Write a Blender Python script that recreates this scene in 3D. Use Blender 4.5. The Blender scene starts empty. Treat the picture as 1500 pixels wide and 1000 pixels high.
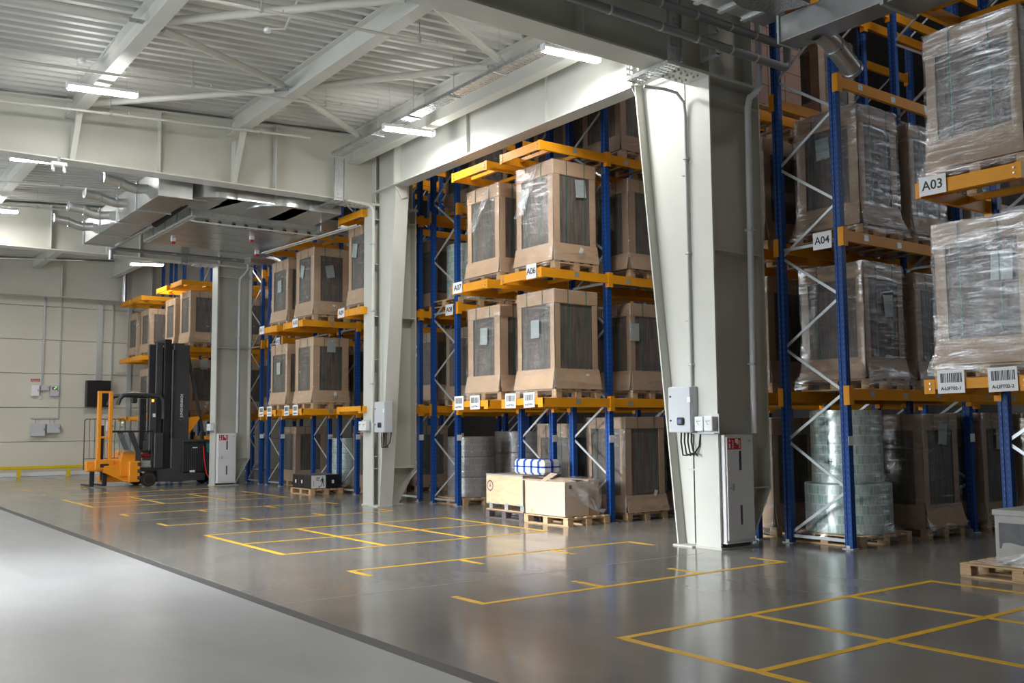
import bpy, math, random
from mathutils import Vector, Matrix, Quaternion
random.seed(7)
C = bpy.context.scene.collection
D = bpy.data
R = math.radians

# ---------------------------------------------------------------- camera
YAW, PITCH, ROLL, FPX, CAMH = R(36.48), R(4.983), R(-0.472), 1426.66, 1.6
cf = Vector((math.sin(YAW)*math.cos(PITCH), math.cos(YAW)*math.cos(PITCH), math.sin(PITCH)))
cr = Vector((math.cos(YAW), -math.sin(YAW), 0)); cu = cr.cross(cf)
cr2 = math.cos(ROLL)*cr + math.sin(ROLL)*cu; cu2 = -math.sin(ROLL)*cr + math.cos(ROLL)*cu
cam_d = D.cameras.new('camera'); cam_d.sensor_width = 36; cam_d.lens = FPX/1500*36
cam_d.clip_end = 200; cam_d.clip_start = .05
cam = D.objects.new('camera', cam_d); C.objects.link(cam)
M = Matrix((cr2, cu2, -cf)).transposed().to_4x4(); M.translation = (0, 0, CAMH)
cam.matrix_world = M
bpy.context.scene.camera = cam
# ---------------------------------------------------------------- world, daylight, exposure
w = D.worlds.new('world'); bpy.context.scene.world = w; w.use_nodes = True
bg = w.node_tree.nodes['Background']; bg.inputs[0].default_value = (.75, .87, 1, 1); bg.inputs[1].default_value = 1.5
vs = bpy.context.scene.view_settings
vs.view_transform = 'Standard'; vs.look = 'None'; vs.gamma = 1; vs.use_curve_mapping = False; vs.exposure = 0.0
LAMP_W = 80.0        # each LED strip
AISLE_W = 9.0       # each LED strip high over a rack aisle
DOOR_W = 380.0       # daylight through each open dock door
def area(name, loc, rot, sx, sy, power, col=(1, 1, 1), parent=None):
    l = D.lights.new(name, 'AREA'); l.shape = 'RECTANGLE'; l.size = sx; l.size_y = sy; l.energy = power; l.color = col
    o = D.objects.new(name, l); C.objects.link(o); o.location = loc; o.rotation_euler = rot
    if parent: o.parent = parent
    return o
DOORS = [(9.0, 13.4), (21.5, 25.5)]
for a, b in DOORS:
    area('door_daylight', (-6.7, (a+b)/2, 2.4), (R(78), 0, R(-90)), b-a, 3.8, DOOR_W, (.86, .93, 1))
sunny = area('door_daylight', (-6.6, 11.9, 3.2), (R(73), 0, R(-90)), 3.0, 1.6, 250, (.90, .95, 1)); sunny.data.spread = R(38)

# ---------------------------------------------------------------- mesh helpers
class MB:
    def __init__(s): s.v = []; s.f = []
    def add(s, vs_, fs):
        n = len(s.v); s.v += [tuple(p) for p in vs_]; s.f += [tuple(i+n for i in f) for f in fs]; return s
    def box(s, x0, y0, z0, x1, y1, z1):
        return s.add([(x0,y0,z0),(x1,y0,z0),(x1,y1,z0),(x0,y1,z0),(x0,y0,z1),(x1,y0,z1),(x1,y1,z1),(x0,y1,z1)],
                     [(0,3,2,1),(4,5,6,7),(0,1,5,4),(1,2,6,5),(2,3,7,6),(3,0,4,7)])
    def cbox(s, x0, y0, z0, x1, y1, z1, c=.01):
        V = []; L = ((x0,x1),(y0,y1),(z0,z1))
        idx = {}
        for a in range(3):
            for i in (0,1):
                for j in (0,1):
                    for k in (0,1):
                        ijk = (i,j,k); p = []
                        for b in range(3):
                            q = L[b][ijk[b]]
                            if b != a: q += c if ijk[b] == 0 else -c
                            p.append(q)
                        idx[(a,i,j,k)] = len(V); V.append(p)
        F = []
        g = idx
        for i in (0,1):
            q = [g[(0,i,0,0)],g[(0,i,1,0)],g[(0,i,1,1)],g[(0,i,0,1)]]; F.append(q if i else q[::-1])
            q = [g[(1,0,i,0)],g[(1,0,i,1)],g[(1,1,i,1)],g[(1,1,i,0)]]; F.append(q if i else q[::-1])
            q = [g[(2,0,0,i)],g[(2,1,0,i)],g[(2,1,1,i)],g[(2,0,1,i)]]; F.append(q if i else q[::-1])
        for i in (0,1):
            for j in (0,1):
                q = [g[(0,i,j,0)],g[(1,i,j,0)],g[(1,i,j,1)],g[(0,i,j,1)]]; F.append(q if i != j else q[::-1])
                q = [g[(0,i,0,j)],g[(0,i,1,j)],g[(2,i,1,j)],g[(2,i,0,j)]]; F.append(q if i != j else q[::-1])
                q = [g[(1,0,i,j)],g[(2,0,i,j)],g[(2,1,i,j)],g[(1,1,i,j)]]; F.append(q if i != j else q[::-1])
                for k in (0,1):
                    t = [g[(0,i,j,k)],g[(1,i,j,k)],g[(2,i,j,k)]]; F.append(t if (i+j+k) % 2 else t[::-1])
        return s.add(V, F)
    def bar(s, p0, p1, w_, h_, up=(0,0,1)):
        p0 = Vector(p0); p1 = Vector(p1); d = (p1-p0).normalized(); u = Vector(up)
        if abs(d.dot(u)) > .98: u = Vector((1,0,0))
        r = d.cross(u).normalized(); u = r.cross(d)
        V = []
        for p in (p0, p1):
            for a, b in ((-1,-1),(1,-1),(1,1),(-1,1)): V.append(p + r*a*w_/2 + u*b*h_/2)
        return s.add(V, [(0,3,2,1),(4,5,6,7),(0,1,5,4),(1,2,6,5),(2,3,7,6),(3,0,4,7)][0:0] + [(0,1,2,3),(7,6,5,4),(0,4,5,1),(1,5,6,2),(2,6,7,3),(3,7,4,0)])
    def tube(s, pts, r, n=10, caps=True, radii=None):
        pts = [Vector(p) for p in pts]; m = len(pts); V = []; F = []
        t0 = (pts[1]-pts[0]).normalized(); ref = Vector((0,0,1)) if abs(t0.z) < .9 else Vector((1,0,0))
        nrm = t0.cross(ref).normalized(); prev = t0
        for i, p in enumerate(pts):
            if i == 0: t = t0
            elif i == m-1: t = (pts[i]-pts[i-1]).normalized()
            else:
                t = ((pts[i]-pts[i-1]).normalized() + (pts[i+1]-pts[i]).normalized())
                t = t.normalized() if t.length > 1e-6 else prev
            q = prev.rotation_difference(t); nrm = q @ nrm; nrm = (nrm - t*nrm.dot(t)).normalized(); b = t.cross(nrm); prev = t
            rr = radii[i] if radii else r
            for k in range(n):
                a = 2*math.pi*k/n; V.append(p + (nrm*math.cos(a) + b*math.sin(a))*rr)
        for i in range(m-1):
            for k in range(n):
                k2 = (k+1) % n; F.append((i*n+k, i*n+k2, (i+1)*n+k2, (i+1)*n+k))
        if caps: F.append(tuple(range(n))[::-1]); F.append(tuple((m-1)*n+k for k in range(n)))
        return s.add(V, F)
    def cyl(s, p0, p1, r, n=14): return s.tube([p0, p1], r, n)
    def prism(s, pts, ax, a, b):
        n = len(pts); V = []
        for q in (a, b):
            for u, v in pts: V.append({'x': (q,u,v), 'y': (u,q,v), 'z': (u,v,q)}[ax])
        F = [tuple(range(n))[::-1], tuple(range(n, 2*n))] + [(i, (i+1) % n, n+(i+1) % n, n+i) for i in range(n)]
        if ax == 'y': F = [f[::-1] for f in F]
        return s.add(V, F)
    def lathe(s, prof, n=32, cx=0, cy=0):
        V = []; F = []
        for r, z in prof:
            for k in range(n):
                a = 2*math.pi*k/n; V.append((cx+r*math.cos(a), cy+r*math.sin(a), z))
        for i in range(len(prof)-1):
            for k in range(n):
                k2 = (k+1) % n; F.append((i*n+k, i*n+k2, (i+1)*n+k2, (i+1)*n+k))
        return s.add(V, F)
    def grid(s, fn, nu, nv):
        V = [fn(i/nu, j/nv) for j in range(nv+1) for i in range(nu+1)]
        F = [(j*(nu+1)+i, j*(nu+1)+i+1, (j+1)*(nu+1)+i+1, (j+1)*(nu+1)+i) for j in range(nv) for i in range(nu)]
        return s.add(V, F)
    def mesh(s, name, mat, smooth=False):
        m = D.meshes.new(name); m.from_pydata(s.v, [], s.f); m.update()
        if mat: m.materials.append(MT[mat] if isinstance(mat, str) else mat)
        if smooth:
            m.polygons.foreach_set('use_smooth', [True]*len(m.polygons))
            try: m.set_sharp_from_angle(angle=R(40))
            except Exception: pass
        return m
def inst(name, mesh, parent=None, loc=(0,0,0), rot=(0,0,0), label=None, scale=None):
    o = D.objects.new(name, mesh); C.objects.link(o); o.location = loc; o.rotation_euler = rot
    if scale: o.scale = scale
    if parent: o.parent = parent
    if label: o['label'] = label
    return o
def part(parent, name, mb, mat, smooth=False, label=None, loc=(0,0,0), rot=(0,0,0)):
    return inst(name, mb.mesh(name, mat, smooth), parent, loc, rot, label)
def tag(o, label, cat, group=None):
    o['label'] = label; o['category'] = cat
    if group: o['group'] = group
    return o
def thing(name, label, cat, loc=(0,0,0), rz=0, group=None):
    o = D.objects.new(name, None); C.objects.link(o); o.location = loc; o.rotation_euler = (0,0,rz); o.empty_display_size = .2
    return tag(o, label, cat, group)
def struct(name, mb, mat, smooth=False):
    o = part(None, name, mb, mat, smooth); o['kind'] = 'structure'; return o
def sempty(name):
    o = D.objects.new(name, None); C.objects.link(o); o['kind'] = 'structure'; return o
FACE_NX = (R(90), 0, R(-90)); FACE_NY = (R(90), 0, 0)
_tx = {}
def textmesh(s, size, mat, bold=0.0):
    k = (s, size, mat, bold)
    if k in _tx: return _tx[k]
    c = D.curves.new('lettering', 'FONT'); c.body = s; c.size = size; c.align_x = 'CENTER'; c.align_y = 'CENTER'; c.extrude = .0008; c.offset = bold
    c.resolution_u = 3
    o = D.objects.new('lettering_tmp', c); C.objects.link(o)
    dg = bpy.context.evaluated_depsgraph_get(); m = D.meshes.new_from_object(o.evaluated_get(dg)); m.name = 'lettering'
    D.objects.remove(o); m.materials.clear(); m.materials.append(MT[mat]); _tx[k] = m
    return m

# ---------------------------------------------------------------- materials
MT = {}
def nt(name):
    m = D.materials.new(name); m.use_nodes = True; t = m.node_tree; MT[name] = m
    return m, t, t.nodes['Principled BSDF']
def N(t, typ, **kw):
    n = t.nodes.new(typ)
    for k, v in kw.items():
        if k in ('operation','blend_type','data_type','wave_type','bands_direction','feature','musgrave_type','noise_dimensions','rings_direction','offset_frequency','squash_frequency','offset'): setattr(n, k, v)
        else: n.inputs[k].default_value = v
    return n
def ramp(t, fac, stops):
    n = t.nodes.new('ShaderNodeValToRGB'); e = n.color_ramp.elements
    e[0].position, e[0].color = stops[0][0], (*stops[0][1], 1)
    e[1].position, e[1].color = stops[-1][0], (*stops[-1][1], 1)
    for p, c in stops[1:-1]:
        x = e.new(p); x.color = (*c, 1)
    t.links.new(fac, n.inputs[0]); return n.outputs[0]
def coords(t, scale=(1,1,1), kind='Object', rot=(0,0,0)):
    tc = t.nodes.new('ShaderNodeTexCoord'); mp = t.nodes.new('ShaderNodeMapping')
    mp.inputs['Scale'].default_value = scale; mp.inputs['Rotation'].default_value = rot
    t.links.new(tc.outputs[kind], mp.inputs[0]); return mp.outputs[0]
def mul(c, k): return tuple(min(1, x*k) for x in c)
def P(name, col, rough=.5, metal=0, var=.08, scale=6, bump=0, bscale=40, spec=.5, stretch=(1,1,1), coat=0):
    m, t, b = nt(name)
    b.inputs['Roughness'].default_value = rough; b.inputs['Metallic'].default_value = metal
    b.inputs['Specular IOR Level'].default_value = spec
    if coat: b.inputs['Coat Weight'].default_value = coat; b.inputs['Coat Roughness'].default_value = .1
    co = coords(t, stretch)
    if var:
        n = N(t, 'ShaderNodeTexNoise', Scale=scale, Detail=5); t.links.new(co, n.inputs[0])
        o = ramp(t, n.outputs[0], [(.25, mul(col, 1-var)), (.75, mul(col, 1+var))]); t.links.new(o, b.inputs['Base Color'])
    else: b.inputs['Base Color'].default_value = (*col, 1)
    if bump:
        n2 = N(t, 'ShaderNodeTexNoise', Scale=bscale, Detail=4); t.links.new(co, n2.inputs[0])
        bp = N(t, 'ShaderNodeBump', Strength=bump, Distance=.01); t.links.new(n2.outputs[0], bp.inputs['Height']); t.links.new(bp.outputs[0], b.inputs['Normal'])
    return m
def emis(name, col, s):
    m, t, b = nt(name); b.inputs['Base Color'].default_value = (*col, 1)
    b.inputs['Emission Color'].default_value = (*col, 1); b.inputs['Emission Strength'].default_value = s
P('steel_white', (.61,.61,.555), .42, var=.04, scale=2)
P('steel_grey', (.56,.55,.48), .5, var=.05, scale=2)
P('deck_white', (.62,.62,.585), .45, var=.05, scale=1.2)
P('wall_panel', (.66,.63,.53), .55, var=.03, scale=.8)
P('wall_plain', (.62,.60,.53), .7, var=.04)
P('galv', (.52,.54,.55), .32, .85, var=.22, scale=14)
P('galv_dull', (.5,.52,.52), .45, .6, var=.12, scale=20)
P('duct_metal', (.60,.61,.60), .28, .9, var=.12, scale=5, bump=.08, bscale=3)
P('orange', (.80,.33,.012), .42, var=.06, scale=5, spec=.25)
P('truck_orange', (.85,.30,.012), .35, var=.04)
P('truck_dark', (.045,.045,.048), .42, var=.15)
P('truck_black', (.014,.014,.015), .5, var=.1)
P('rubber', (.015,.014,.014), .8, var=.2)
P('rust_brown', (.10,.045,.02), .7, var=.3)
P('brace', (.62,.66,.68), .35, .55, var=.1)
P('plate_white', (.82,.83,.83), .45, var=.02)
P('cabinet_white', (.80,.80,.80), .38, var=.02, scale=2)
P('cabinet_grey', (.55,.57,.60), .42, var=.03)
P('ink', (.03,.03,.035), .6, var=0)
P('ink_purple', (.10,.06,.13), .6, var=0)
P('red_sign', (.55,.012,.02), .45, var=.03)
P('red_paint', (.6,.02,.02), .5, var=.05)
P('teal', (.02,.25,.27), .4, var=0)
P('pipe_grey', (.22,.22,.225), .45, var=.06)
P('pipe_light', (.50,.51,.50), .45, var=.05)
P('foam_black', (.012,.012,.013), .85, var=.2, bump=.3)
P('card', (.54,.37,.235), .62, var=.07, scale=5, bump=.05, bscale=60)
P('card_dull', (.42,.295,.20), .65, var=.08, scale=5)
P('card_pale', (.60,.47,.36), .6, var=.07, scale=4, bump=.05)
P('carton_box', (.36,.23,.18), .7, var=.08, scale=6)
P('strap_green', (.02,.16,.13), .4, var=0)
P('label_paper', (.74,.77,.74), .6, var=0)
P('wood', (.56,.37,.20), .7, var=.22, scale=7, stretch=(3,1,12), bump=.1)
P('wood_dark', (.13,.10,.10), .75, var=.25, scale=7, stretch=(3,1,12), bump=.1)
P('plywood', (.68,.50,.30), .55, var=.16, scale=3, stretch=(1,1.2,5), bump=.04)
P('blue_tape', (.02,.10,.55), .35, var=.05)
P('white_wrap', (.80,.81,.82), .3, var=.05, bump=.25, bscale=18)
P('yellow_paint', (.74,.42,.02), .45, var=.14, scale=9)
P('yellow_rail', (.70,.50,.01), .45, var=.06)
P('machine_grey', (.42,.42,.40), .45, var=.1, scale=8)
P('printed_dark', (.06,.06,.06), .35, var=.5, scale=9)
P('box_black', (.012,.012,.014), .4, var=.25)
P('lens_blue', (.03,.04,.22), .2, var=0)
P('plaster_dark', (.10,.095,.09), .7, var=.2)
P('cut_pale', (.32,.31,.29), .5, var=.15)
P('joint_dark', (.05,.048,.045), .6, var=.35, scale=30)
emis('lamp_glow', (1,.98,.97), 72)
emis('added_pane_glow', (.80,.90,1), 5.0)  # emission for the added left-wall window band, out of view
emis('added_pane_dim', (.80,.90,1), 3.2)  # weaker emission for the added right-wall window
emis('green_glow', (.05,.9,.25), 2.5)
emis('amber_glow', (.9,.45,.05), 1.5)

def m_floor(name, c0, c1, r0, r1):
    m, t, b = nt(name); co = coords(t)
    n = N(t, 'ShaderNodeTexNoise', Scale=.55, Detail=9, Roughness=.62); t.links.new(co, n.inputs[0])
    t.links.new(ramp(t, n.outputs[0], [(.28, c0), (.72, c1)]), b.inputs['Base Color'])
    n2 = N(t, 'ShaderNodeTexNoise', Scale=1.7, Detail=8, Roughness=.65); t.links.new(coords(t, (1, .35, 1), rot=(0,0,.5)), n2.inputs[0])
    t.links.new(ramp(t, n2.outputs[0], [(.3, (r0,)*3), (.7, (r1,)*3)]), b.inputs['Roughness'])
    n3 = N(t, 'ShaderNodeTexNoise', Scale=3, Detail=3); t.links.new(co, n3.inputs[0])
    bp = N(t, 'ShaderNodeBump', Strength=.02, Distance=.02); t.links.new(n3.outputs[0], bp.inputs['Height']); t.links.new(bp.outputs[0], b.inputs['Normal'])
    b.inputs['Specular IOR Level'].default_value = .5
m_floor('floor_polished', (.20,.19,.17), (.275,.262,.238), .10, .22)
m_floor('floor_drive', (.255,.26,.26), (.315,.32,.32), .30, .42)

# blue perforated upright
m, t, b = nt('upright_blue'); b.inputs['Roughness'].default_value = .45; b.inputs['Specular IOR Level'].default_value = .3
tc = t.nodes.new('ShaderNodeTexCoord'); sx = t.nodes.new('ShaderNodeSeparateXYZ'); t.links.new(tc.outputs['Object'], sx.inputs[0])
def math_(op, a, bb=None, cc=None):
    n = t.nodes.new('ShaderNodeMath'); n.operation = op
    for i, v in enumerate((a, bb, cc)):
        if v is None: continue
        if isinstance(v, (int, float)): n.inputs[i].default_value = v
        else: t.links.new(v, n.inputs[i])
    return n.outputs[0]
fz = math_('FRACT', math_('DIVIDE', sx.outputs[2], .075)); zin = math_('MULTIPLY', math_('GREATER_THAN', fz, .3), math_('LESS_THAN', fz, .68))
yin = math_('LESS_THAN', math_('ABSOLUTE', math_('SUBTRACT', math_('ABSOLUTE', sx.outputs[1]), .028)), .007)
xin = math_('LESS_THAN', math_('ABSOLUTE', sx.outputs[0]), .006)
hole = math_('MULTIPLY', zin, math_('MAXIMUM', yin, xin))
mx = t.nodes.new('ShaderNodeMix'); mx.data_type = 'RGBA'; t.links.new(hole, mx.inputs[0])
mx.inputs[6].default_value = (.006,.062,.27,1); mx.inputs[7].default_value = (.10,.13,.2,1); t.links.new(mx.outputs[2], b.inputs['Base Color'])

# dark panel stack seen inside the carton frames
m, t, b = nt('panel_stack'); co = coords(t, (1,1,1))
bt = N(t, 'ShaderNodeTexNoise', Scale=4, Detail=4); t.links.new(coords(t, (9, 9, .6)), bt.inputs[0])
t.links.new(ramp(t, bt.outputs[0], [(.3, (.085,.072,.062)), (.5, (.14,.115,.098)), (.7, (.20,.165,.14))]), b.inputs['Base Color'])
b.inputs['Roughness'].default_value = .55
# printed reels
def m_reel(name, cols, sat):
    m, t, b = nt(name)
    tc = t.nodes.new('ShaderNodeTexCoord'); s_ = t.nodes.new('ShaderNodeSeparateXYZ'); t.links.new(tc.outputs['Object'], s_.inputs[0])
    an = t.nodes.new('ShaderNodeMath'); an.operation = 'ARCTAN2'; t.links.new(s_.outputs[1], an.inputs[0]); t.links.new(s_.outputs[0], an.inputs[1])
    cb = t.nodes.new('ShaderNodeCombineXYZ'); t.links.new(an.outputs[0], cb.inputs[0]); t.links.new(s_.outputs[2], cb.inputs[1])
    br = N(t, 'ShaderNodeTexBrick', Scale=9.0); br.inputs['Color1'].default_value = (*cols[0],1); br.inputs['Color2'].default_value = (*cols[1],1); br.inputs['Mortar'].default_value = (*cols[2],1)
    br.inputs['Mortar Size'].default_value = .06; br.inputs['Brick Width'].default_value = .9; br.inputs['Row Height'].default_value = 1.15; br.inputs['Bias'].default_value = -.1
    t.links.new(cb.outputs[0], br.inputs[0])
    br2 = N(t, 'ShaderNodeTexBrick', Scale=21.0); br2.inputs['Color1'].default_value = (*cols[2],1); br2.inputs['Color2'].default_value = (*cols[3],1); br2.inputs['Mortar'].default_value = (*cols[2],1); br2.inputs['Mortar Size'].default_value = .05
    t.links.new(cb.outputs[0], br2.inputs[0])
    mx = t.nodes.new('ShaderNodeMix'); mx.data_type = 'RGBA'; mx.inputs[0].default_value = sat
    t.links.new(br.outputs[0], mx.inputs[6]); t.links.new(br2.outputs[0], mx.inputs[7]); t.links.new(mx.outputs[2], b.inputs['Base Color'])
    b.inputs['Roughness'].default_value = .32; b.inputs['Metallic'].default_value = .15
m_reel('reel_green', ((.08,.34,.21),(.66,.70,.66),(.74,.77,.74),(.20,.30,.38)), .42)
m_reel('reel_brown', ((.17,.19,.22),(.36,.36,.36),(.45,.44,.42),(.27,.16,.10)), .45)
# stretch film: thin clear plastic, creased
def m_film(name, lo, hi, tint, scl, rough, haze, bmp=.03):
    m, t, b = nt(name); out = t.nodes['Material Output']; t.nodes.remove(b)
    co = coords(t, scl, rot=(.18,.1,0))
    n = N(t, 'ShaderNodeTexNoise', Scale=2.6, Detail=7, Roughness=.6, Distortion=.6); t.links.new(co, n.inputs[0])
    n2 = N(t, 'ShaderNodeTexNoise', Scale=1.3, Detail=3); t.links.new(coords(t), n2.inputs[0])
    bp = N(t, 'ShaderNodeBump', Strength=1.0, Distance=bmp); t.links.new(n.outputs[0], bp.inputs['Height'])
    gl = N(t, 'ShaderNodeBsdfGlossy', Roughness=rough); gl.inputs['Color'].default_value = (1,1,1,1); t.links.new(bp.outputs[0], gl.inputs['Normal'])
    df = t.nodes.new('ShaderNodeBsdfDiffuse'); df.inputs['Color'].default_value = (.8,.82,.85,1)
    mg = t.nodes.new('ShaderNodeMixShader'); mg.inputs[0].default_value = haze; t.links.new(gl.outputs[0], mg.inputs[1]); t.links.new(df.outputs[0], mg.inputs[2])
    tr = t.nodes.new('ShaderNodeBsdfTransparent'); tr.inputs[0].default_value = (*tint, 1)
    mm = t.nodes.new('ShaderNodeMath'); mm.operation = 'MULTIPLY_ADD'
    r1 = ramp(t, n.outputs[0], [(.46, (0,0,0)), (.70, (1,1,1))]); r2 = ramp(t, n2.outputs[0], [(.38, (.15,)*3), (.66, (1,1,1))])
    m2 = t.nodes.new('ShaderNodeMath'); m2.operation = 'MULTIPLY'; t.links.new(r1, m2.inputs[0]); t.links.new(r2, m2.inputs[1])
    t.links.new(m2.outputs[0], mm.inputs[0]); mm.inputs[1].default_value = hi-lo; mm.inputs[2].default_value = lo
    fs = t.nodes.new('ShaderNodeMixShader'); t.links.new(mm.outputs[0], fs.inputs[0]); t.links.new(tr.outputs[0], fs.inputs[1]); t.links.new(mg.outputs[0], fs.inputs[2])
    t.links.new(fs.outputs[0], out.inputs[0])
m_film('film', .05, .5, (.97,.97,.97), (.9,.9,5), .12, .10, .03)
m_film('film_heavy', .085, .9, (.95,.96,.97), (.8,.8,6), .08, .05, .022)
m_film('film_loose', .25, .75, (.94,.95,.96), (2,2,5), .2, .5)
m, t, b = nt('cab_glass'); b.inputs['Base Color'].default_value = (.7,.75,.75,1); b.inputs['Transmission Weight'].default_value = .9; b.inputs['Roughness'].default_value = .05; b.inputs['IOR'].default_value = 1.1
# insulation foil, speckled
m, t, b = nt('insulation'); vo = N(t, 'ShaderNodeTexVoronoi', Scale=55); t.links.new(coords(t), vo.inputs[0])
t.links.new(ramp(t, vo.outputs['Distance'], [(.05, (.5,.5,.5)), (.45, (.16,.16,.16))]), b.inputs['Base Color']); b.inputs['Roughness'].default_value = .4; b.inputs['Metallic'].default_value = .4
# paper label with printed lines
m, t, b = nt('label_print'); br = N(t, 'ShaderNodeTexBrick', Scale=30.0); br.inputs['Color1'].default_value = (.72,.76,.73,1); br.inputs['Color2'].default_value = (.76,.78,.77,1); br.inputs['Mortar'].default_value = (.42,.48,.47,1)
br.inputs['Mortar Size'].default_value = .1; br.inputs['Brick Width'].default_value = 3.0; br.inputs['Row Height'].default_value = .9
t.links.new(coords(t, rot=(R(90),0,0)), br.inputs[0]); t.links.new(br.outputs[0], b.inputs['Base Color']); b.inputs['Roughness'].default_value = .5

# ================================================================= SETTING
XR, YN, YF, XL = 24.0, -8.0, 37.6, -6.0
def roofz(x): return 7.44 + .06*(x-3.75)
fl = sempty('floor')
JX0, JX1 = 3.52, 3.655
part(fl, 'slab', MB().box(JX1, YN, -.2, XR, YF, 0), 'floor_polished')
part(fl, 'slab', MB().box(XL-3, YN, -.2, JX0, YF, 0), 'floor_drive')
part(fl, 'saw_cut', MB().box(JX1, 8.552, 0, 9.3, 8.566, .001), 'cut_pale')
part(fl, 'saw_cut', MB().box(JX1, 17.9, 0, 9.3, 17.914, .001), 'cut_pale')
part(fl, 'expansion_joint', MB().box(JX0, YN, -.2, JX1, YF, -.002), 'joint_dark')
LW = .07
_lm = {}
def mark(x0, y0, x1, y1):
    if abs(x1-x0) > abs(y1-y0): mb = MB().box(x0-LW/2, y0-LW/2, 0, x1+LW/2, y0+LW/2, .002)
    else: mb = MB().box(x0-LW/2, min(y0,y1)-LW/2, 0, x0+LW/2, max(y0,y1)+LW/2, .0025)
    part(fl, 'marking_line', mb, 'yellow_paint')
XC = (5.13, 6.6, 8.0, 9.4)
for ys in ((5.57, 4.28, 2.95), (14.75, 13.3, 11.85), (24.4, 23.0, 21.6)):
    for y in ys: mark(XC[0], y, XC[3], y)
    for x in XC: mark(x, ys[0], x, ys[-1])
for y, dr in ((7.41, 1), (10.02, -1), (16.65, 1), (19.45, -1), (26.2, 1), (29.0, -1)):
    mark(XC[0], y, XC[3], y)
    for x in XC:
        mark(x, y+dr*.04, x, y+dr*.36)
        part(fl, 'marking_dot', MB().box(x-.035, y+dr*.45-.035, 0, x+.035, y+dr*.45+.035, .002), 'yellow_paint')
# walls
wf = sempty('wall_far')
for i in range(6):
    z0 = i*1.2+.008 if i else .0
    for j, (xa, xb) in enumerate(((-6, -3.2), (-3.2, 2.6), (2.6, 10.2), (10.2, 17), (17, 24))):
        part(wf, 'wall_panel', MB().cbox(xa+.004, YF-.0, z0, xb-.004, YF+.12, (i+1)*1.2-.008, .006), 'wall_panel')
part(wf, 'backing', MB().box(XL, YF+.10, 0, XR, YF+.2, 10.2), 'wall_plain')
part(wf, 'upper_panel', MB().box(XL, YF-.0, 7.2, XR, YF+.1, 10.2), 'wall_plain')
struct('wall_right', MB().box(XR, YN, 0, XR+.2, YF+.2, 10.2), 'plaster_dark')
struct('wall_back', MB().box(XL, YN-.2, 0, XR, YN, 10.2), 'wall_plain')
wl = sempty('wall_left')
ys = [YN]
for a, b_ in DOORS: ys += [a, b_]
ys.append(YF)
for i in range(0, len(ys), 2): part(wl, 'wall_panel', MB().box(XL-.2, ys[i], 0, XL, ys[i+1], 4.2), 'wall_plain')
part(wl, 'wall_panel', MB().box(XL-.2, YN, 4.2, XL, YF, 4.5), 'wall_plain')
part(wl, 'wall_panel', MB().box(XL-.2, YN, 5.9, XL, YF, 9), 'wall_plain')
def added_window(n, mb, fr, mt='added_pane_glow'):  # frame with glowing sheet, added out of view as a light source
    o = struct(f'added_window_{n}', fr, 'plate_white'); part(o, 'glow_pane', mb, mt); return o
part(wl, 'wall_panel', MB().box(XL-.2, YN, 4.5, XL, 9.1, 5.9), 'wall_plain')
wn = 0; y = 9.1
while y < YF-.1:
    wn += 1; y2 = min(y+5.7, YF); fr = MB().box(XL-.16, y, 4.5, XL-.04, y2, 4.56).box(XL-.16, y, 5.84, XL-.04, y2, 5.9).box(XL-.16, y, 4.56, XL-.04, y+.08, 5.84).box(XL-.16, y2-.08, 4.56, XL-.04, y2, 5.84).box(XL-.16, (y+y2)/2-.04, 4.56, XL-.04, (y+y2)/2+.04, 5.84)
    added_window(wn, MB().box(XL-.12, y+.08, 4.56, XL-.10, y2-.08, 5.84), fr); y = y2  # added unseen band: brightens column faces, puts glare on stretch film
added_window(wn+1, MB().box(XR-.02, -7, 6.8, XR-.01, 3.5, 9.4), MB().box(XR-.04, -7.1, 6.7, XR, 3.6, 6.8).box(XR-.04, -7.1, 9.4, XR, 3.6, 9.5).box(XR-.04, -1.8, 6.8, XR, -1.7, 9.4).box(XR-.04, -7.1, 6.8, XR, -7, 9.4).box(XR-.04, 3.5, 6.8, XR, 3.6, 9.4), 'added_pane_dim')  # added unseen window, gives film facing the aisle something bright to reflect
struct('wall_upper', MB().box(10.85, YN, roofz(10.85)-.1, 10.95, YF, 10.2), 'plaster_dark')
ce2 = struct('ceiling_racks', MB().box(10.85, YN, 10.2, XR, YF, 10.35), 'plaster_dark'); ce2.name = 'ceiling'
bs = struct('baseboard_far', MB().cbox(XL, YF-.03, 0, 10.2, YF, .14, .008), 'plate_white')
# roof deck: trapezoidal sheets, ribs running across the hall
ce = sempty('ceiling')
def deck(y0, y1, x0=XL, x1=10.9):
    pitch = .25; prof = []; y = y0
    while y < y1-.01:
        for dy, dz in ((0, 0), (.09, 0), (.125, .10), (.215, .10)): prof.append((min(y+dy, y1), dz))
        y += pitch
    prof.append((y1, 0))
    V = []; F = []
    for yy, dz in prof: V.append((x0, yy, roofz(x0)+dz)); V.append((x1, yy, roofz(x1)+dz))
    for i in range(len(prof)-1): F.append((2*i, 2*i+1, 2*i+3, 2*i+2))
    part(ce, 'deck_sheet', MB().add(V, F), 'deck_white')
for a, b_ in ((-8,-5),(-5,-2),(-2,1),(1,4),(4,7),(7,10),(10,13),(13,16),(16,19),(19,22),(22,25),(25,28),(28,31),(31,34),(34,37.6)): deck(a, b_)
part(ce, 'insulation_layer', MB().prism([(XL, roofz(XL)+.2), (10.9, roofz(10.9)+.2), (10.9, roofz(10.9)+.4), (XL, roofz(XL)+.4)], 'y', YN, YF), 'wall_plain')

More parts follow.
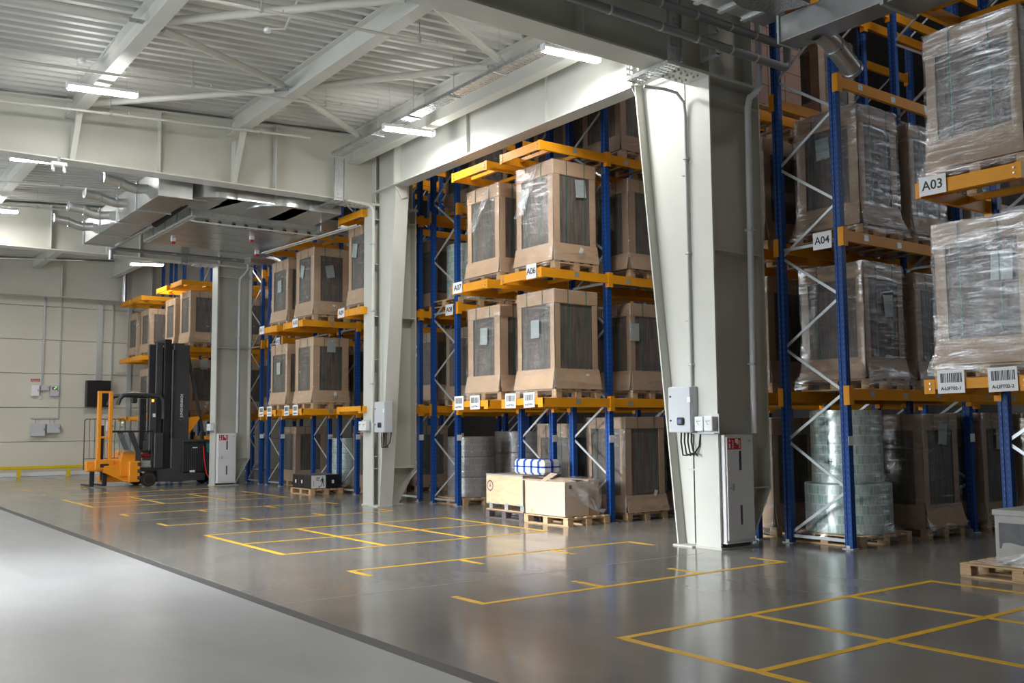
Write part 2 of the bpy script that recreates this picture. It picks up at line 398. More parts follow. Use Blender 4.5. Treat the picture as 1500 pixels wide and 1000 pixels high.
# ================================================================= STEEL FRAME
GY = [-.5, 8.8, 18.1, 27.4, 37.0]
GB = 6.3
gl_ = {1: 'deep steel girder over the nearest column, its underside showing at the top', 2: 'deep steel girder over the middle column, carrying knee struts', 3: 'deep steel girder over the third column, beyond the air unit', 4: 'steel girder against the far wall'}
for gi, gy in enumerate(GY):
    if gi == 0: continue
    g = thing('roof_girder', gl_[gi], 'girder', (0, gy, 0))
    x0, x1 = XL, 10.72
    part(g, 'web', MB().prism([(x0, GB), (x1, GB), (x1, roofz(x1)-.08), (x0, roofz(x0)-.08)], 'y', -.009, .009), 'steel_grey')
    part(g, 'bottom_flange', MB().box(x0, -.2, GB-.025, x1, .2, GB), 'steel_white')
    part(g, 'top_flange', MB().prism([(x0, roofz(x0)-.10), (x1, roofz(x1)-.10), (x1, roofz(x1)-.075), (x0, roofz(x0)-.075)], 'y', -.18, .18), 'steel_white')
    for sx_ in (-4.9, -2.5, -.5, 1.9, 5.25, 7.5, 9.72, 10.6):
        for sg in (-1, 1):
            part(g, 'stiffener', MB().box(sx_-.008, min(.009*sg, .17*sg), GB, sx_+.008, max(.009*sg, .17*sg), roofz(sx_)-.1), 'steel_white')
    if gi in (2, 3):
        for px in (.85, 3.75, 6.65):
            part(g, 'knee_strut', MB().bar((px, -.9 if 0 else -.62, roofz(px)-.40), (px, -.16, GB+.03), .09, .09), 'steel_white')
            part(g, 'cleat_plate', MB().box(px-.012, -.2, roofz(px)-.5, px+.012, -.02, GB), 'steel_white')
PX = [-4.95, -2.05, .85, 3.75, 6.65]
pl = {3.75: 'white roof beam', 6.65: 'white roof beam nearer the racks', .85: 'white roof beam at far left', -2.05: 'white roof beam left of the frame'}
baynm = ['behind the camera', 'between the nearest and middle girders', 'between the middle and third girders', 'in the far roof bay by the end wall']
for bi in range(4):
    ya, yb = GY[bi]+.02, GY[bi+1]-.02
    if bi == 0: continue
    for px in PX:
        if px < 0 and bi == 1: pass
        r_ = thing('roof_beam', f"{['leftmost','far left','left-hand','white sloping','white wide'][PX.index(px)]} I-section roof beam running away {baynm[bi]}, {PX.index(px)+1} from the left wall", 'beam', (px, ya, roofz(px)), group='roof beams under the metal deck')
        L = yb-ya
        part(r_, 'web', MB().box(-.006, 0, -.36, .006, L, 0), 'steel_white')
        part(r_, 'bottom_flange', MB().box(-.11, 0, -.375, .11, L, -.36), 'steel_white')
        part(r_, 'top_flange', MB().box(-.11, 0, -.015, .11, L, 0), 'steel_white')
        for e in (.012, L-.012): part(r_, 'end_plate', MB().box(-.1, e-.012, -.36, .1, e+.012, -.01), 'steel_white')
    r_ = thing('roof_beam', f'edge roof beam along the column line {baynm[bi]}', 'beam', (9.25, ya, 0))
    L = yb-ya; zt = roofz(9.25)
    part(r_, 'web', MB().box(-.006, 0, 7.12, .006, L, zt), 'steel_white')
    part(r_, 'bottom_flange', MB().box(-.11, 0, 7.10, .11, L, 7.12), 'steel_white')
    part(r_, 'top_flange', MB().box(-.11, 0, zt-.015, .11, L, zt), 'steel_white')
# roof bracing tubes
def brz(x): return roofz(x)-.22
br_nodes = {'N1': (3.75, 13.5), 'N2': (6.65, 15.3), 'N3': (6.65, 10.9), 'N4': (9.2, 12.6), 'N5': (3.75, 17.7), 'N6': (9.2, 17.6), 'N7': (.85, 13.4), 'N8': (.85, 15.4), 'N9': (3.75, 10.2)}
for a, b_, lb in (('N5','N2','round brace tube from the middle girder rising to the wide roof beam'), ('N1','N2','round brace tube sloping down right between the two big roof beams'),
                  ('N1','N3','round brace tube near the top edge between the two big roof beams'), ('N2','N4','round brace tube right of the wide roof beam, above the cable tray'),
                  ('N2','N6','round brace tube descending to the middle column head'), ('N3','N4','short round brace tube beside the nearest girder'),
                  ('N7','N1','round brace tube crossing at the upper left corner'), ('N9','N3','round brace tube close under the nearest girder')):
    A = Vector((*br_nodes[a], brz(br_nodes[a][0]))); B = Vector((*br_nodes[b_], brz(br_nodes[b_][0]))); d = (B-A).normalized()
    t_ = thing('brace_tube', lb, 'brace', A, group='roof bracing tubes')
    part(t_, 'tube', MB().cyl(d*.28, (B-A)-d*.28, .058, 14), 'steel_white', True)
    for p, q in ((d*.06, d*.36), ((B-A)-d*.06, (B-A)-d*.36)):
        part(t_, 'gusset_plate', MB().bar(p, q, .13, .012), 'galv_dull')
        for k in (.3, .7):
            c_ = Vector(p).lerp(Vector(q), k); part(t_, 'bolt', MB().cyl(c_+Vector((0,0,-.025)), c_+Vector((0,0,.025)), .014, 6), 'galv')
# sprinkler pipes following the roof slope
def pipe_run(y, x0, x1, zoff, lb, rods):
    t_ = thing('sprinkler_pipe', lb, 'pipe', (0, y, 0), group='thin pipes hung under the roof')
    f = lambda x: roofz(x)-zoff
    part(t_, 'pipe', MB().cyl((x0, 0, f(x0)), (x1, 0, f(x1)), .024, 10), 'steel_white', True)
    for x in rods:
        part(t_, 'hanger_rod', MB().cyl((x, 0, f(x)), (x, 0, roofz(x)), .006, 6), 'galv_dull')
        part(t_, 'hanger_clamp', MB().cbox(x-.02, -.03, f(x)-.03, x+.02, .03, f(x)+.06, .006), 'galv_dull')
        part(t_, 'sprinkler_head', MB().lathe([(.001, f(x)+.09), (.016, f(x)+.085), (.01, f(x)+.05), (.008, f(x)+.02)], 8, x+.3, 0), 'galv_dull')
pipe_run(15.1, -6, 7.9, .48, 'thin pipe hung below the roof deck, middle of the three in the near bay', (1.2, 4.9, 7.2))
pipe_run(11.8, -6, 7.9, .46, 'thin pipe hung below the roof deck, nearest the top edge', (1.0, 4.7, 7.1))
pipe_run(17.25, -6, 7.9, .45, 'thin pipe hung just in front of the middle girder', (4.2, 6.9))
for k, yy in enumerate((20.3, 23.0, 25.6, 30.0, 34.0)):
    pipe_run(yy, -6, 7.6, .5, f'thin dim pipe under the roof, {["first","second","third","fourth","fifth"][k]} behind the middle girder', (3.0, 4.6, 6.4))

# columns
FX = 9.65
def column(yc, lb, leg):
    c = thing('steel_column', lb, 'column', (0, yc, 0))
    part(c, 'front_flange', MB().box(FX, -.21, 0, FX+.03, .21, GB-.03), 'steel_white')
    part(c, 'web', MB().prism([(FX+.03, 0), (10.22, 0), (10.66, .75), (10.66, GB-.03), (FX+.03, GB-.03)], 'y', -.01, .01), 'steel_grey')
    part(c, 'back_flange', MB().prism([(10.22, 0), (10.25, 0), (10.69, .75), (10.69, GB-.03), (10.66, GB-.03), (10.66, .75)], 'y', -.2, .2), 'steel_grey')
    for z in (.75, 3.9, 5.95):
        part(c, 'stiffener', MB().box(FX+.03, -.19, z, 10.66, .19, z+.018), 'steel_grey')
    part(c, 'base_plate', MB().box(FX-.02, -.24, 0, 10.35, .24, .025), 'steel_grey')
    cap = part(c, 'cap_plate', MB().box(FX-.62, -.22, GB-.055, 10.72, .22, GB-.027), 'steel_white')
    for i in range(4):
        for j in (-1, 1):
            for jj in (.07, .14):
                part(cap, 'bolt', MB().cyl((FX-.5+i*.12, j*jj, GB-.085), (FX-.5+i*.12, j*jj, GB-.05), .017, 6), 'galv_dull')
    if leg:
        s = leg
        y_in = .355 if s > 0 else .2
        P0 = [(y_in, 0), (.52, 0), (1.18, 6.5), (1.18, 7.5), (y_in, 7.5)]
        for z in (1.0, 3.0, 5.0): part(c, 'link_plate', MB().box(FX+.03, min(s*.01, s*y_in), z, FX+.145, max(s*.01, s*y_in), z+.015), 'steel_grey')
        pts = [(s*y, z) for y, z in P0]
        if s < 0: pts = pts[::-1]
        part(c, 'leg_web', MB().prism(pts, 'x', FX+.13, FX+.145), 'steel_white')
        f0, f1 = Vector((FX+.13, s*.52, 0)), Vector((FX+.13, s*1.18, 6.5))
        part(c, 'leg_flange', MB().bar(f0, f1, .30, .022, up=(0, 1, 0)), 'steel_white')
        part(c, 'leg_flange', MB().box(FX-.08, s*1.18-.011, 6.5, FX+.22, s*1.18+.011, 7.5), 'steel_white')
        part(c, 'leg_stiffener', MB().box(FX-.04, min(s*.21, s*1.17), 6.5, FX+.06, max(s*.21, s*1.17), 6.52), 'steel_white')
        part(c, 'bracket', MB().prism([(FX-.08, 6.5), (FX+.22, 6.5), (FX+.22, 6.25), (FX+.1, 6.2)], 'y', s*1.18+s*.02-.006, s*1.18+s*.02+.006), 'steel_white')
        part(c, 'leg_base', MB().box(FX-.08, min(s*.21, s*.56), 0, FX+.24, max(s*.21, s*.56), .02), 'steel_grey')
    return c
column(GY[1], 'nearest white steel column with fire cabinet and control box', 1)
column(GY[2], 'middle white steel column with grey control box on its tapered leg', -1)
column(GY[3], 'third white steel column beside the parked forklift', 0)
# portal beam
y0, y1 = GY[1]+1.2, GY[2]-1.2
pb = thing('portal_beam', 'brightly lit white plate beam spanning from the nearest to the middle column', 'beam', (0, y0, 0))
part(pb, 'web', MB().box(FX+.06, 0, 6.5, FX+.075, y1-y0, 7.5), 'steel_white')
part(pb, 'bottom_flange', MB().box(FX-.08, 0, 6.47, FX+.22, y1-y0, 6.5), 'steel_white')
part(pb, 'top_flange', MB().box(FX-.08, 0, 7.5, FX+.22, y1-y0, 7.53), 'steel_white')
for yy in (.01, y1-y0-.01): part(pb, 'end_plate', MB().box(FX-.08, yy-.01, 6.5, FX+.22, yy+.01, 7.5), 'steel_white')
for yy in (2.1, 4.4): part(pb, 'stiffener', MB().box(FX-.0, yy-.006, 6.5, FX+.06, yy+.006, 7.5), 'steel_white')

# ================================================================= LED STRIP LAMPS
def lamp(x, y, z, lb, power, L=1.05, rods=True, ax=0, grp='LED strip lights under the roof', slope=.06):
    t_ = thing('led_strip_light', lb, 'light', (x, y, z), rz=ax, group=grp)
    k = slope if ax == 0 else 0
    t_.rotation_euler = (0, -math.atan(k), ax)
    part(t_, 'housing', MB().cbox(-L/2, -.05, .02, L/2, .05, .075, .01), 'plate_white')
    part(t_, 'diffuser', MB().prism([(-.042, .02), (-.042, -.035), (.042, -.035), (.042, .02)], 'x', -L/2+.02, L/2-.02), 'lamp_glow')
    for s in (-1, 1):
        part(t_, 'end_cap', MB().cbox(s*L/2-.012, -.052, -.025, s*L/2+.012, .052, .08, .006), 'plate_white')
        if rods or slope == 0: part(t_, 'hanger_wire', MB().cyl((s*L*.35, 0, .07), (s*L*.35, 0, roofz(x)-z+.1 if rods else .31), .004, 5), 'galv_dull')
    area('lamp_light', (0, 0, -.045), (0, 0, 0), L-.1, .08, power, (1, .985, .96), t_)
lamp(3.72, 15.8, 6.9, 'glowing LED strip light at upper left crossing a roof beam', LAMP_W)
lamp(8.75, 14.9, 6.92, 'glowing LED strip light beside the middle column head', LAMP_W)
lamp(8.78, 10.38, 6.9, 'glowing LED strip light beside the nearest girder', LAMP_W)
lamp(3.72, 20.68, 6.9, 'glowing LED strip light at far left under the middle girder', LAMP_W)
lamp(9.03, 32.0, 6.9, 'small distant LED strip light above the forklift', LAMP_W)
ordn = ['first', 'second', 'third', 'fourth', 'fifth']
for x, row, yl in ((3.72, 'the middle roof row outside the picture', (10.5, 26, 32)), (-2.0, 'the roof row over the driveway', (4, 10, 17, 25, 33))):
    for k, y in enumerate(yl):
        lamp(x, y, roofz(x)-.55, f'{ordn[k]} LED strip light from the back wall in {row}', LAMP_W)

# ================================================================= PALLET RACKS
XF = 10.95; XCF = 9.55; BAY = 2.98
LV = [0, 2.05, 4.13, 6.2, 8.25]
PAIR = [3.05, 7.55, 12.1, 16.7, 21.12, 25.6, 30.0, 34.3]
ROW = {}
for k, y in enumerate(PAIR):
    ROW[2+2*k] = (y, y+1.05); ROW[3+2*k] = (y+1.5, y+2.55)
CANT = {3, 6, 7, 9, 10, 11, 14, 15, 16, 17}
NB = {3: 2, 4: 3, 5: 2, 6: 3, 7: 2, 8: 2, 9: 1, 10: 2, 11: 2, 12: 1, 13: 1, 14: 1, 15: 1, 16: 1, 17: 1}
def rn(i): return f'A{i:02d}'
H_UP = 9.6
m_post = MB()   # C-profile upright
pts = [(-.045,-.055),(.045,-.055),(.045,-.02),(.03,-.02),(.03,.02),(.045,.02),(.045,.055),(-.045,.055),(-.045,.018),(-.036,.018),(-.036,-.018),(-.045,-.018)]
m_post = MB().prism(pts, 'z', 0, H_UP).mesh('upright', 'upright_blue')
m_foot = MB().cbox(-.075, -.085, 0, .075, .085, .012, .003).cbox(-.065, -.03, .012, -.05, .03, .05, .003).mesh('foot_plate', 'galv_dull')
_bm = {}
def beam_mesh(L):
    L = round(L, 3)
    if L not in _bm:   # stepped box beam, local x 0..L, top at z=0
        _bm[L] = MB().prism([(-.025,-.145),(.025,-.145),(.025,-.03),(.012,-.03),(.012,0),(-.025,0)], 'x', 0, L).mesh('beam', 'orange')
    return _bm[L]
m_conn = MB().box(-.05, -.034, -.21, .05, -.026, .04).box(-.05, -.034, -.21, -.042, .05, .04).mesh('beam_connector', 'orange')
m_stk = MB().box(-.05, -.0015, -.04, .05, 0, .04).mesh('sticker', 'galv_dull')
m_tag = MB().cbox(-.06, -.01, -.06, .06, 0, .06, .004).mesh('upright_tag', 'plate_white')
m_tagdot = MB().box(-.02, -.0012, -.02, .02, 0, .02).mesh('print_mark', 'ink')
def zig(dy):
    out = []; z = .12; i = 0
    while z+.63 < H_UP:
        a = (dy, z) if i % 2 == 0 else (0, z); b_ = (0, z+.63) if i % 2 == 0 else (dy, z+.63)
        out.append((a, b_)); z += .63; i += 1
    return out
_zm = {}
def plate_sign(parent, y, z, x, txt, size=(.3, .2), ts=.13, name='location_sign', code=False, tilt=0):
    wv, hv = size
    s = part(parent, name, MB().cbox(-wv/2, -hv/2, 0, wv/2, hv/2, .004, .0015), 'plate_white', loc=(x, y, z), rot=(R(90)+0, tilt, R(-90)))
    if code:
        rr = random.Random(txt); mb = MB(); xx = -wv*.38
        while xx < wv*.38:
            bw = rr.choice((.004, .008, .012)); mb.box(xx, -.01, .004, xx+bw, hv*.36, .0052); xx += bw + rr.choice((.004, .007, .01))
        part(s, 'barcode', mb, 'ink')
        inst('lettering', textmesh(txt, ts, 'ink', .0012), s, (0, -hv*.3, .0055))
    else: inst('lettering', textmesh(txt, ts, 'ink', .002), s, (0, 0, .0055))
    return s
SIGN = {3: ('c', -.17), 4: ('p', 0), 6: ('c', .72), 7: ('c', -.17), 8: ('p', 0), 9: ('c', -.17), 10: ('c', .6), 11: ('c', -.17), 12: ('p', 0)}
CODES = {3: (('A-LIFT02-1', -.27), ('A-LIFT02-2', -.80)), 6: (('A-LIFT03-2', -.24), ('A-LIFT03-1', -.74)), 7: (('A-LIFT04-1', -.20), ('A-LIFT04-2', -.70)),
         10: (('A-LIFT05-2', -.25), ('A-LIFT05-1', -.75)), 11: (('A-LIFT06-1', -.2), ('A-LIFT06-2', -.7))}
for i in range(3, 18):
    ya, yb = ROW[i]; dy = yb-ya-.11
    ref = {3: 'at the right edge, row sign A03', 4: 'right of the nearest column, row sign A04', 5: 'hidden behind row A04', 6: 'between the columns, row sign A06', 7: 'behind row A06, row sign A07', 8: 'right of the middle column, row sign A08', 9: 'left of the middle column, row sign A09',
           10: 'beyond the middle column, row sign A10', 11: 'beyond the middle column, row sign A11', 12: 'right of the third column, row sign A12', 13: 'mostly hidden behind the third column', 14: 'left of the third column, first row behind the forklift', 15: 'left of the third column, second row behind the forklift', 16: 'far row before the end wall, nearer half', 17: 'far row before the end wall, farther half'}[i]
    r_ = thing('pallet_rack', f'blue and orange pallet rack {ref}', 'rack', (XF, ya, 0), group='pallet racking rows')
    nb = NB[i]; far = i >= 12
    for f in range(nb+1):
        x = .045 + f*BAY
        for s, yy in ((0, .055), (1, yb-ya-.055)):
            p = inst('upright', m_post, r_, (x, yy, 0)); inst('foot_plate', m_foot, p)
            if s == 0:
                q = inst('upright_tag', m_tag, p, (.0, -.056, 1.38))
                inst('print_mark', m_tagdot, q, (.0, -.0102, 0)) if 0 else None
        for n_, (a, b_) in enumerate(zig(dy)):
            key = (round(dy, 3), n_ % 2)
            if key not in _zm: _zm[key] = MB().bar((0, a[0]+.055, 0), (0, b_[0]+.055, .63), .016, .036, up=(0,0,1)).bar((.012, a[0]+.055, .0), (.012, b_[0]+.055, .63), .012, .016).mesh('diagonal_brace', 'brace')
            inst('diagonal_brace', _zm[key], r_, (x, 0, a[1]))
        for z in (.1, 4.0):
            kk = ('h', round(dy, 3))
            if kk not in _zm: _zm[kk] = MB().bar((0, .055, 0), (0, .055+dy, 0), .03, .04).mesh('horizontal_brace', 'brace')
            inst('horizontal_brace', _zm[kk], r_, (x, 0, z))
    for l in (1, 2, 3, 4):
        if far and l == 4: continue
        c0 = XCF-XF if (i in CANT and l <= 3) else None
        for s, yy in ((0, -.004), (1, yb-ya+.004)):
            sgn = 1 if s == 0 else -1
            segs = [(f*BAY+.045 if not (c0 is not None and f == 0) else c0, (f+1)*BAY+.045) for f in range(nb)]
            for (xa, xb) in segs:
                o = inst('beam', beam_mesh(xb-xa), r_, (xa, yy, LV[l]))
                if s == 1: o.rotation_euler = (0, 0, 0)
                if s == 0 and i in (4, 6, 8, 10, 3):
                    for q, fr in enumerate((.16, .42, .7)):
                        inst('sticker', m_stk, o, ((xb-xa)*fr, -.0255, -.06-.02*(q % 2)))
            for f in range(nb+1):
                inst('beam_connector', m_conn, r_, (.045+f*BAY, yy if s == 0 else yy, LV[l]), scale=(1, sgn, 1))
        if c0 is not None:
            L = yb-ya+.06
            if l == 1:   # U-shaped end beam with hanging lugs
                mb = MB().box(-.03, -.03, -.105, .0, L-.03, 0).box(-.035, -.03, -.15, .0, .09, 0).box(-.035, L-.15, -.15, .0, L-.03, 0)
            else: mb = MB().box(-.03, -.03, -.145, .0, L-.03, 0).box(-.035, -.032, -.16, .02, .03, .006).box(-.035, L-.09, -.16, .02, L-.028, .006)
            e = part(r_, 'end_beam', mb, 'orange', loc=(c0, 0, LV[l]))
            for yy in (.04, L-.10):
                for zz in (-.045, -.10):
                    part(e, 'bolt', MB().cyl((-.046, yy, zz), (-.03, yy, zz), .011, 6), 'galv')
            part(r_, 'depth_support', MB().box(c0+.35, .02, -.06, c0+.41, yb-ya-.02, 0), 'orange', loc=(0, 0, LV[l]-.01))
            part(r_, 'depth_support', MB().box(c0+.95, .02, -.06, c0+1.01, yb-ya-.02, 0), 'orange', loc=(0, 0, LV[l]-.01))
    if i in SIGN:
        kd, dv = SIGN[i]
        if kd == 'c': plate_sign(r_, (yb-ya)+dv if dv < 0 else (.22 if i == 6 else .36), LV[2]-.05 if i != 6 else LV[2]-.04, XCF-XF-.042, rn(i), size=(.3, .2) if i != 6 else (.26, .24), ts=.14)
        else: plate_sign(r_, .28, LV[2]-.1, -.012, rn(i), size=(.29, .23), ts=.14)
    for txt, dv in CODES.get(i, ()):
        plate_sign(r_, (yb-ya)+dv, LV[1]-.03, XCF-XF-.042, txt, size=(.29, .24), ts=.047, name='barcode_sign', code=True, tilt=random.uniform(-.03, .03))

# ================================================================= PALLETS AND LOADS
_pm = {}
def pallet(x, y, z, lb, w_=.95, d_=1.08, mat='wood', simple=False, rz=0, group='wooden pallets'):
    key = (w_, d_, mat)
    if key not in _pm:
        bw = .12; zt = .144
        _pm[key] = dict(deck_board=(MB().cbox(-bw/2, -d_/2, zt-.02, bw/2, d_/2, zt, .002).mesh('deck_board', mat), [(-w_/2+bw/2+(w_-bw)*k/4, 0) for k in range(5)]),
            stringer_board=(MB().cbox(-w_/2, -.055, zt-.042, w_/2, .055, zt-.02, .002).mesh('stringer_board', mat), [(0, -d_/2+.06), (0, 0), (0, d_/2-.06)]),
            block=(MB().cbox(-.06, -.06, .02, .06, .06, zt-.042, .003).mesh('block', mat), [(a, b_) for a in (-w_/2+.06, 0, w_/2-.06) for b_ in (-d_/2+.06, 0, d_/2-.06)]),
            bottom_board=(MB().cbox(-.05, -d_/2, 0, .05, d_/2, .02, .002).mesh('bottom_board', mat), [(-w_/2+.06, 0), (0, 0), (w_/2-.06, 0)]))
        al = MB()
        for k in range(5): xx = -w_/2+bw/2+(w_-bw)*k/4; al.box(xx-bw/2, -d_/2, zt-.02, xx+bw/2, d_/2, zt)
        for b_ in (-d_/2+.06, 0, d_/2-.06):
            al.box(-w_/2, b_-.055, zt-.042, w_/2, b_+.055, zt-.02)
            for a in (-w_/2+.06, 0, w_/2-.06): al.box(a-.06, b_-.06, .02, a+.06, b_+.06, zt-.042)
        for a in (-w_/2+.06, 0, w_/2-.06): al.box(a-.05, -d_/2, 0, a+.05, d_/2, .02)
        _pm[key]['all'] = al.mesh('pallet', mat)
    if simple:
        o = inst('pallet', _pm[key]['all'], None, (x, y, z), (0, 0, rz)); return tag(o, lb, 'pallet', group)
    t_ = thing('pallet', lb, 'pallet', (x, y, z), rz, group)
    for nm in ('deck_board', 'stringer_board', 'block', 'bottom_board'):
        ms, pos = _pm[key][nm]
        for p in pos: inst(nm, ms, t_, (*p, 0))
    return t_
def rrect(w_, d_, r, n):
    """points around a rounded rectangle, counter-clockwise"""
    out = []
    per = []
    segs = [((w_/2-r, -d_/2+r), -90), ((w_/2-r, d_/2-r), 0), ((-w_/2+r, d_/2-r), 90), ((-w_/2+r, -d_/2+r), 180)]
    corners = []
    for (cx, cy), a0 in segs:
        for k in range(4): a = R(a0+30*k); corners.append((cx+r*math.cos(a), cy+r*math.sin(a)))
    m_ = len(corners)
    for k in range(m_):
        a, b_ = corners[k], corners[(k+1) % m_]
        d = math.hypot(b_[0]-a[0], b_[1]-a[1]); st = max(1, int(d/.07))
        for q in range(st): out.append((a[0]+(b_[0]-a[0])*q/st, a[1]+(b_[1]-a[1])*q/st))
    return out
def film_mesh(w_, d_, h_, seed, mat, flare=.07, drop=.10, topin=.12):
    rg = random.Random(seed); base = rrect(w_, d_, .03, 0); n = len(base); V = []; F = []
    zs = [-drop, -.02, .05, .14, .24] + [.24+(h_-.26)*k/9 for k in range(1, 10)] + [h_+.004, h_+.006]
    ph = [rg.uniform(0, 6.28) for _ in range(6)]
    for j, z in enumerate(zs):
        fz_ = max(0, 1-max(0, z)/.22); infl = .012+flare*fz_*fz_
        if j == len(zs)-1: infl = -topin
        for k, (x, y) in enumerate(base):
            l = math.hypot(x, y); nx, ny = x/l, y/l
            wv = .012*math.sin(k*.9+ph[0]+z*4)*fz_ + .006*math.sin(k*.35+ph[1]+z*7)*math.sin(z*5+ph[2]) + .005*rg.uniform(-1, 1)
            wv = max(wv, -.006)
            V.append((x*(1+(infl+wv)/(w_/2)) if abs(x) > w_/2-.05 else x + nx*(infl*.2), y*(1+(infl+wv)/(d_/2)) if abs(y) > d_/2-.05 else y + ny*(infl*.2), z + (rg.uniform(-.02, .02) if j == 0 else 0)))
    for j in range(len(zs)-1):
        for k in range(n): k2 = (k+1) % n; F.append((j*n+k, j*n+k2, (j+1)*n+k2, (j+1)*n+k))
    return MB().add(V, F).mesh('stretch_film', mat, True)
_lm2 = {}
def load_meshes(w_, d_, h_, var, film, card):
    key = (w_, d_, h_, var, film, card)
    if key in _lm2: return _lm2[key]
    rg = random.Random(var*31+int(h_*100)); dct = []
    dct.append(('panel_stack', MB().cbox(-w_/2+.02, -d_/2+.02, 0, w_/2-.02, d_/2-.02, h_-.03, .01).mesh('panel_stack', 'panel_stack')))
    ch = .20+.06*rg.random()
    dct.append(('top_cap', MB().cbox(-w_/2-.006, -d_/2-.006, h_-ch, w_/2+.006, d_/2+.006, h_, .012).mesh('top_cap', card)))
    # flared base tray, four flaps
    th = .26+.08*rg.random(); fl_ = [.03+.05*rg.random() for _ in range(4)]
    tb = []
    for sx_, sy_, f_ in ((-1, 0, fl_[0]), (1, 0, fl_[1]), (0, -1, fl_[2]), (0, 1, fl_[3])):
        if sx_: a = [(sx_*(w_/2+f_), -d_/2-.02, .002), (sx_*(w_/2+f_), d_/2+.02, .002), (sx_*(w_/2+.008), d_/2+.005, th), (sx_*(w_/2+.008), -d_/2-.005, th)]
        else: a = [(-w_/2-.02, sy_*(d_/2+f_), .002), (w_/2+.02, sy_*(d_/2+f_), .002), (w_/2+.005, sy_*(d_/2+.008), th), (-w_/2-.005, sy_*(d_/2+.008), th)]
        off = Vector((sx_*.006, sy_*.006, 0))
        tb.append(MB().add(a + [tuple(Vector(p)+off) for p in a], [(0,1,2,3),(7,6,5,4),(0,4,5,1),(1,5,6,2),(2,6,7,3),(3,7,4,0)]).mesh('base_flap', card))
    for m_ in tb: dct.append(('base_flap', m_))
    cw = .10+.07*rg.random()
    for sx_ in (-1, 1):
        for sy_ in (-1, 1):
            x0, y0_ = sx_*(w_/2), sy_*(d_/2); mb = MB()
            mb.box(min(x0, x0-sx_*.008), min(y0_, y0_-sy_*cw), .02, max(x0, x0-sx_*.008), max(y0_, y0_-sy_*cw), h_-.05)
            mb.box(min(x0, x0-sx_*cw), min(y0_, y0_-sy_*.008), .02, max(x0, x0-sx_*cw), max(y0_, y0_-sy_*.008), h_-.05)
            dct.append(('corner_board', mb.mesh('corner_board', card)))
    for fr in (-.2, .22):
        o_ = .016; mb = MB()
        y_ = fr*d_; mb.box(-w_/2-o_, y_-.007, .3, -w_/2-o_+.003, y_+.007, h_+.004).box(w_/2+o_-.003, y_-.007, .3, w_/2+o_, y_+.007, h_+.004).box(-w_/2-o_, y_-.007, h_+.002, w_/2+o_, y_+.007, h_+.005)
        dct.append(('strap', mb.mesh('strap', 'strap_green')))
        mb = MB(); x_ = fr*w_; mb.box(x_-.007, -d_/2-o_, .3, x_+.007, -d_/2-o_+.003, h_+.004).box(x_-.007, d_/2+o_-.003, .3, x_+.007, d_/2+o_, h_+.004).box(x_-.007, -d_/2-o_, h_+.002, x_+.007, d_/2+o_, h_+.005)
        dct.append(('strap', mb.mesh('strap', 'strap_green')))
    dct.append(('stretch_film', film_mesh(w_+.035, d_+.035, h_, var, film)))
    _lm2[key] = dct; return dct
m_lab = MB().box(-.11, -.15, 0, .11, .15, .0012).mesh('shipping_label', 'label_print')
m_lab2 = MB().box(-.035, -.055, 0, .035, .055, .0012).mesh('small_label', 'label_paper')
LW_, LD_ = .92, 1.0
def carton_load(x, y, z, h_, lb, var=0, film='film', card='card', labels=(), group='film-wrapped carton loads', w_=LW_, d_=LD_):
    t_ = thing('wrapped_load', lb, 'wrapped load', (x, y, z), 0, group)
    for nm, ms in load_meshes(w_, d_, h_, var, film, card): inst(nm, ms, t_)
    for fc, u, v, tl in labels:
        if fc == 'x': inst('shipping_label', m_lab, t_, (-w_/2-.012, u, v), (R(90), tl, R(-90)))
        elif fc == 'y': inst('shipping_label', m_lab, t_, (u, -d_/2-.012, v), (R(90), tl, 0))
        elif fc == 's': inst('small_label', m_lab2, t_, (u, -d_/2-.03, v), (R(90), tl, 0))
    return t_
LN = ['floor', 'first level', 'second level', 'third level', 'top level']
def posname(x): return 'protruding end' if x < 10.9 else f'{"first" if x < 12.3 else "second" if x < 13.9 else "third" if x < 15.3 else "fourth"} inward'
cnt = 0
def rackload(i, l, x, h_=1.62, var=None, film='film', card='card', labels=(), simple=None, dyo=0, w_=LW_, note=''):
    global cnt; cnt += 1
    ya, yb = ROW[i]; y = (ya+yb)/2+dyo; z = LV[l]
    where = (f'{LN[l]} of rack {rn(i)}' if l else f'floor under rack {rn(i)}') if i <= 12 else (f'{LN[l]} of the {"rack behind the third column" if i == 13 else ["first","second","third","fourth"][i-14]+" rack behind the forklift"}')
    pallet(x, y, z, f'wooden pallet on the {where}, {posname(x)}', w_=.95, d_=1.08, simple=(i >= 9 and not (i in (10,) and x < 11)) if simple is None else simple)
    carton_load(x, y, z+.145, h_, f'film-wrapped carton load, {where}, {posname(x)}', cnt % 5 if var is None else var, film, card, labels)
S1 = (('x', .05, .95, .05), ('s', .12, .25, .3))
# A03, nearest right
rackload(3, 2, 10.18, 1.50, 0, 'film_heavy', 'card_dull')
rackload(3, 1, 10.18, 1.50, 1, 'film_heavy', 'card_dull', (('x', -.22, .98, .05),))
rackload(3, 0, 11.9, 1.5, 2, 'film_heavy', 'card_dull')
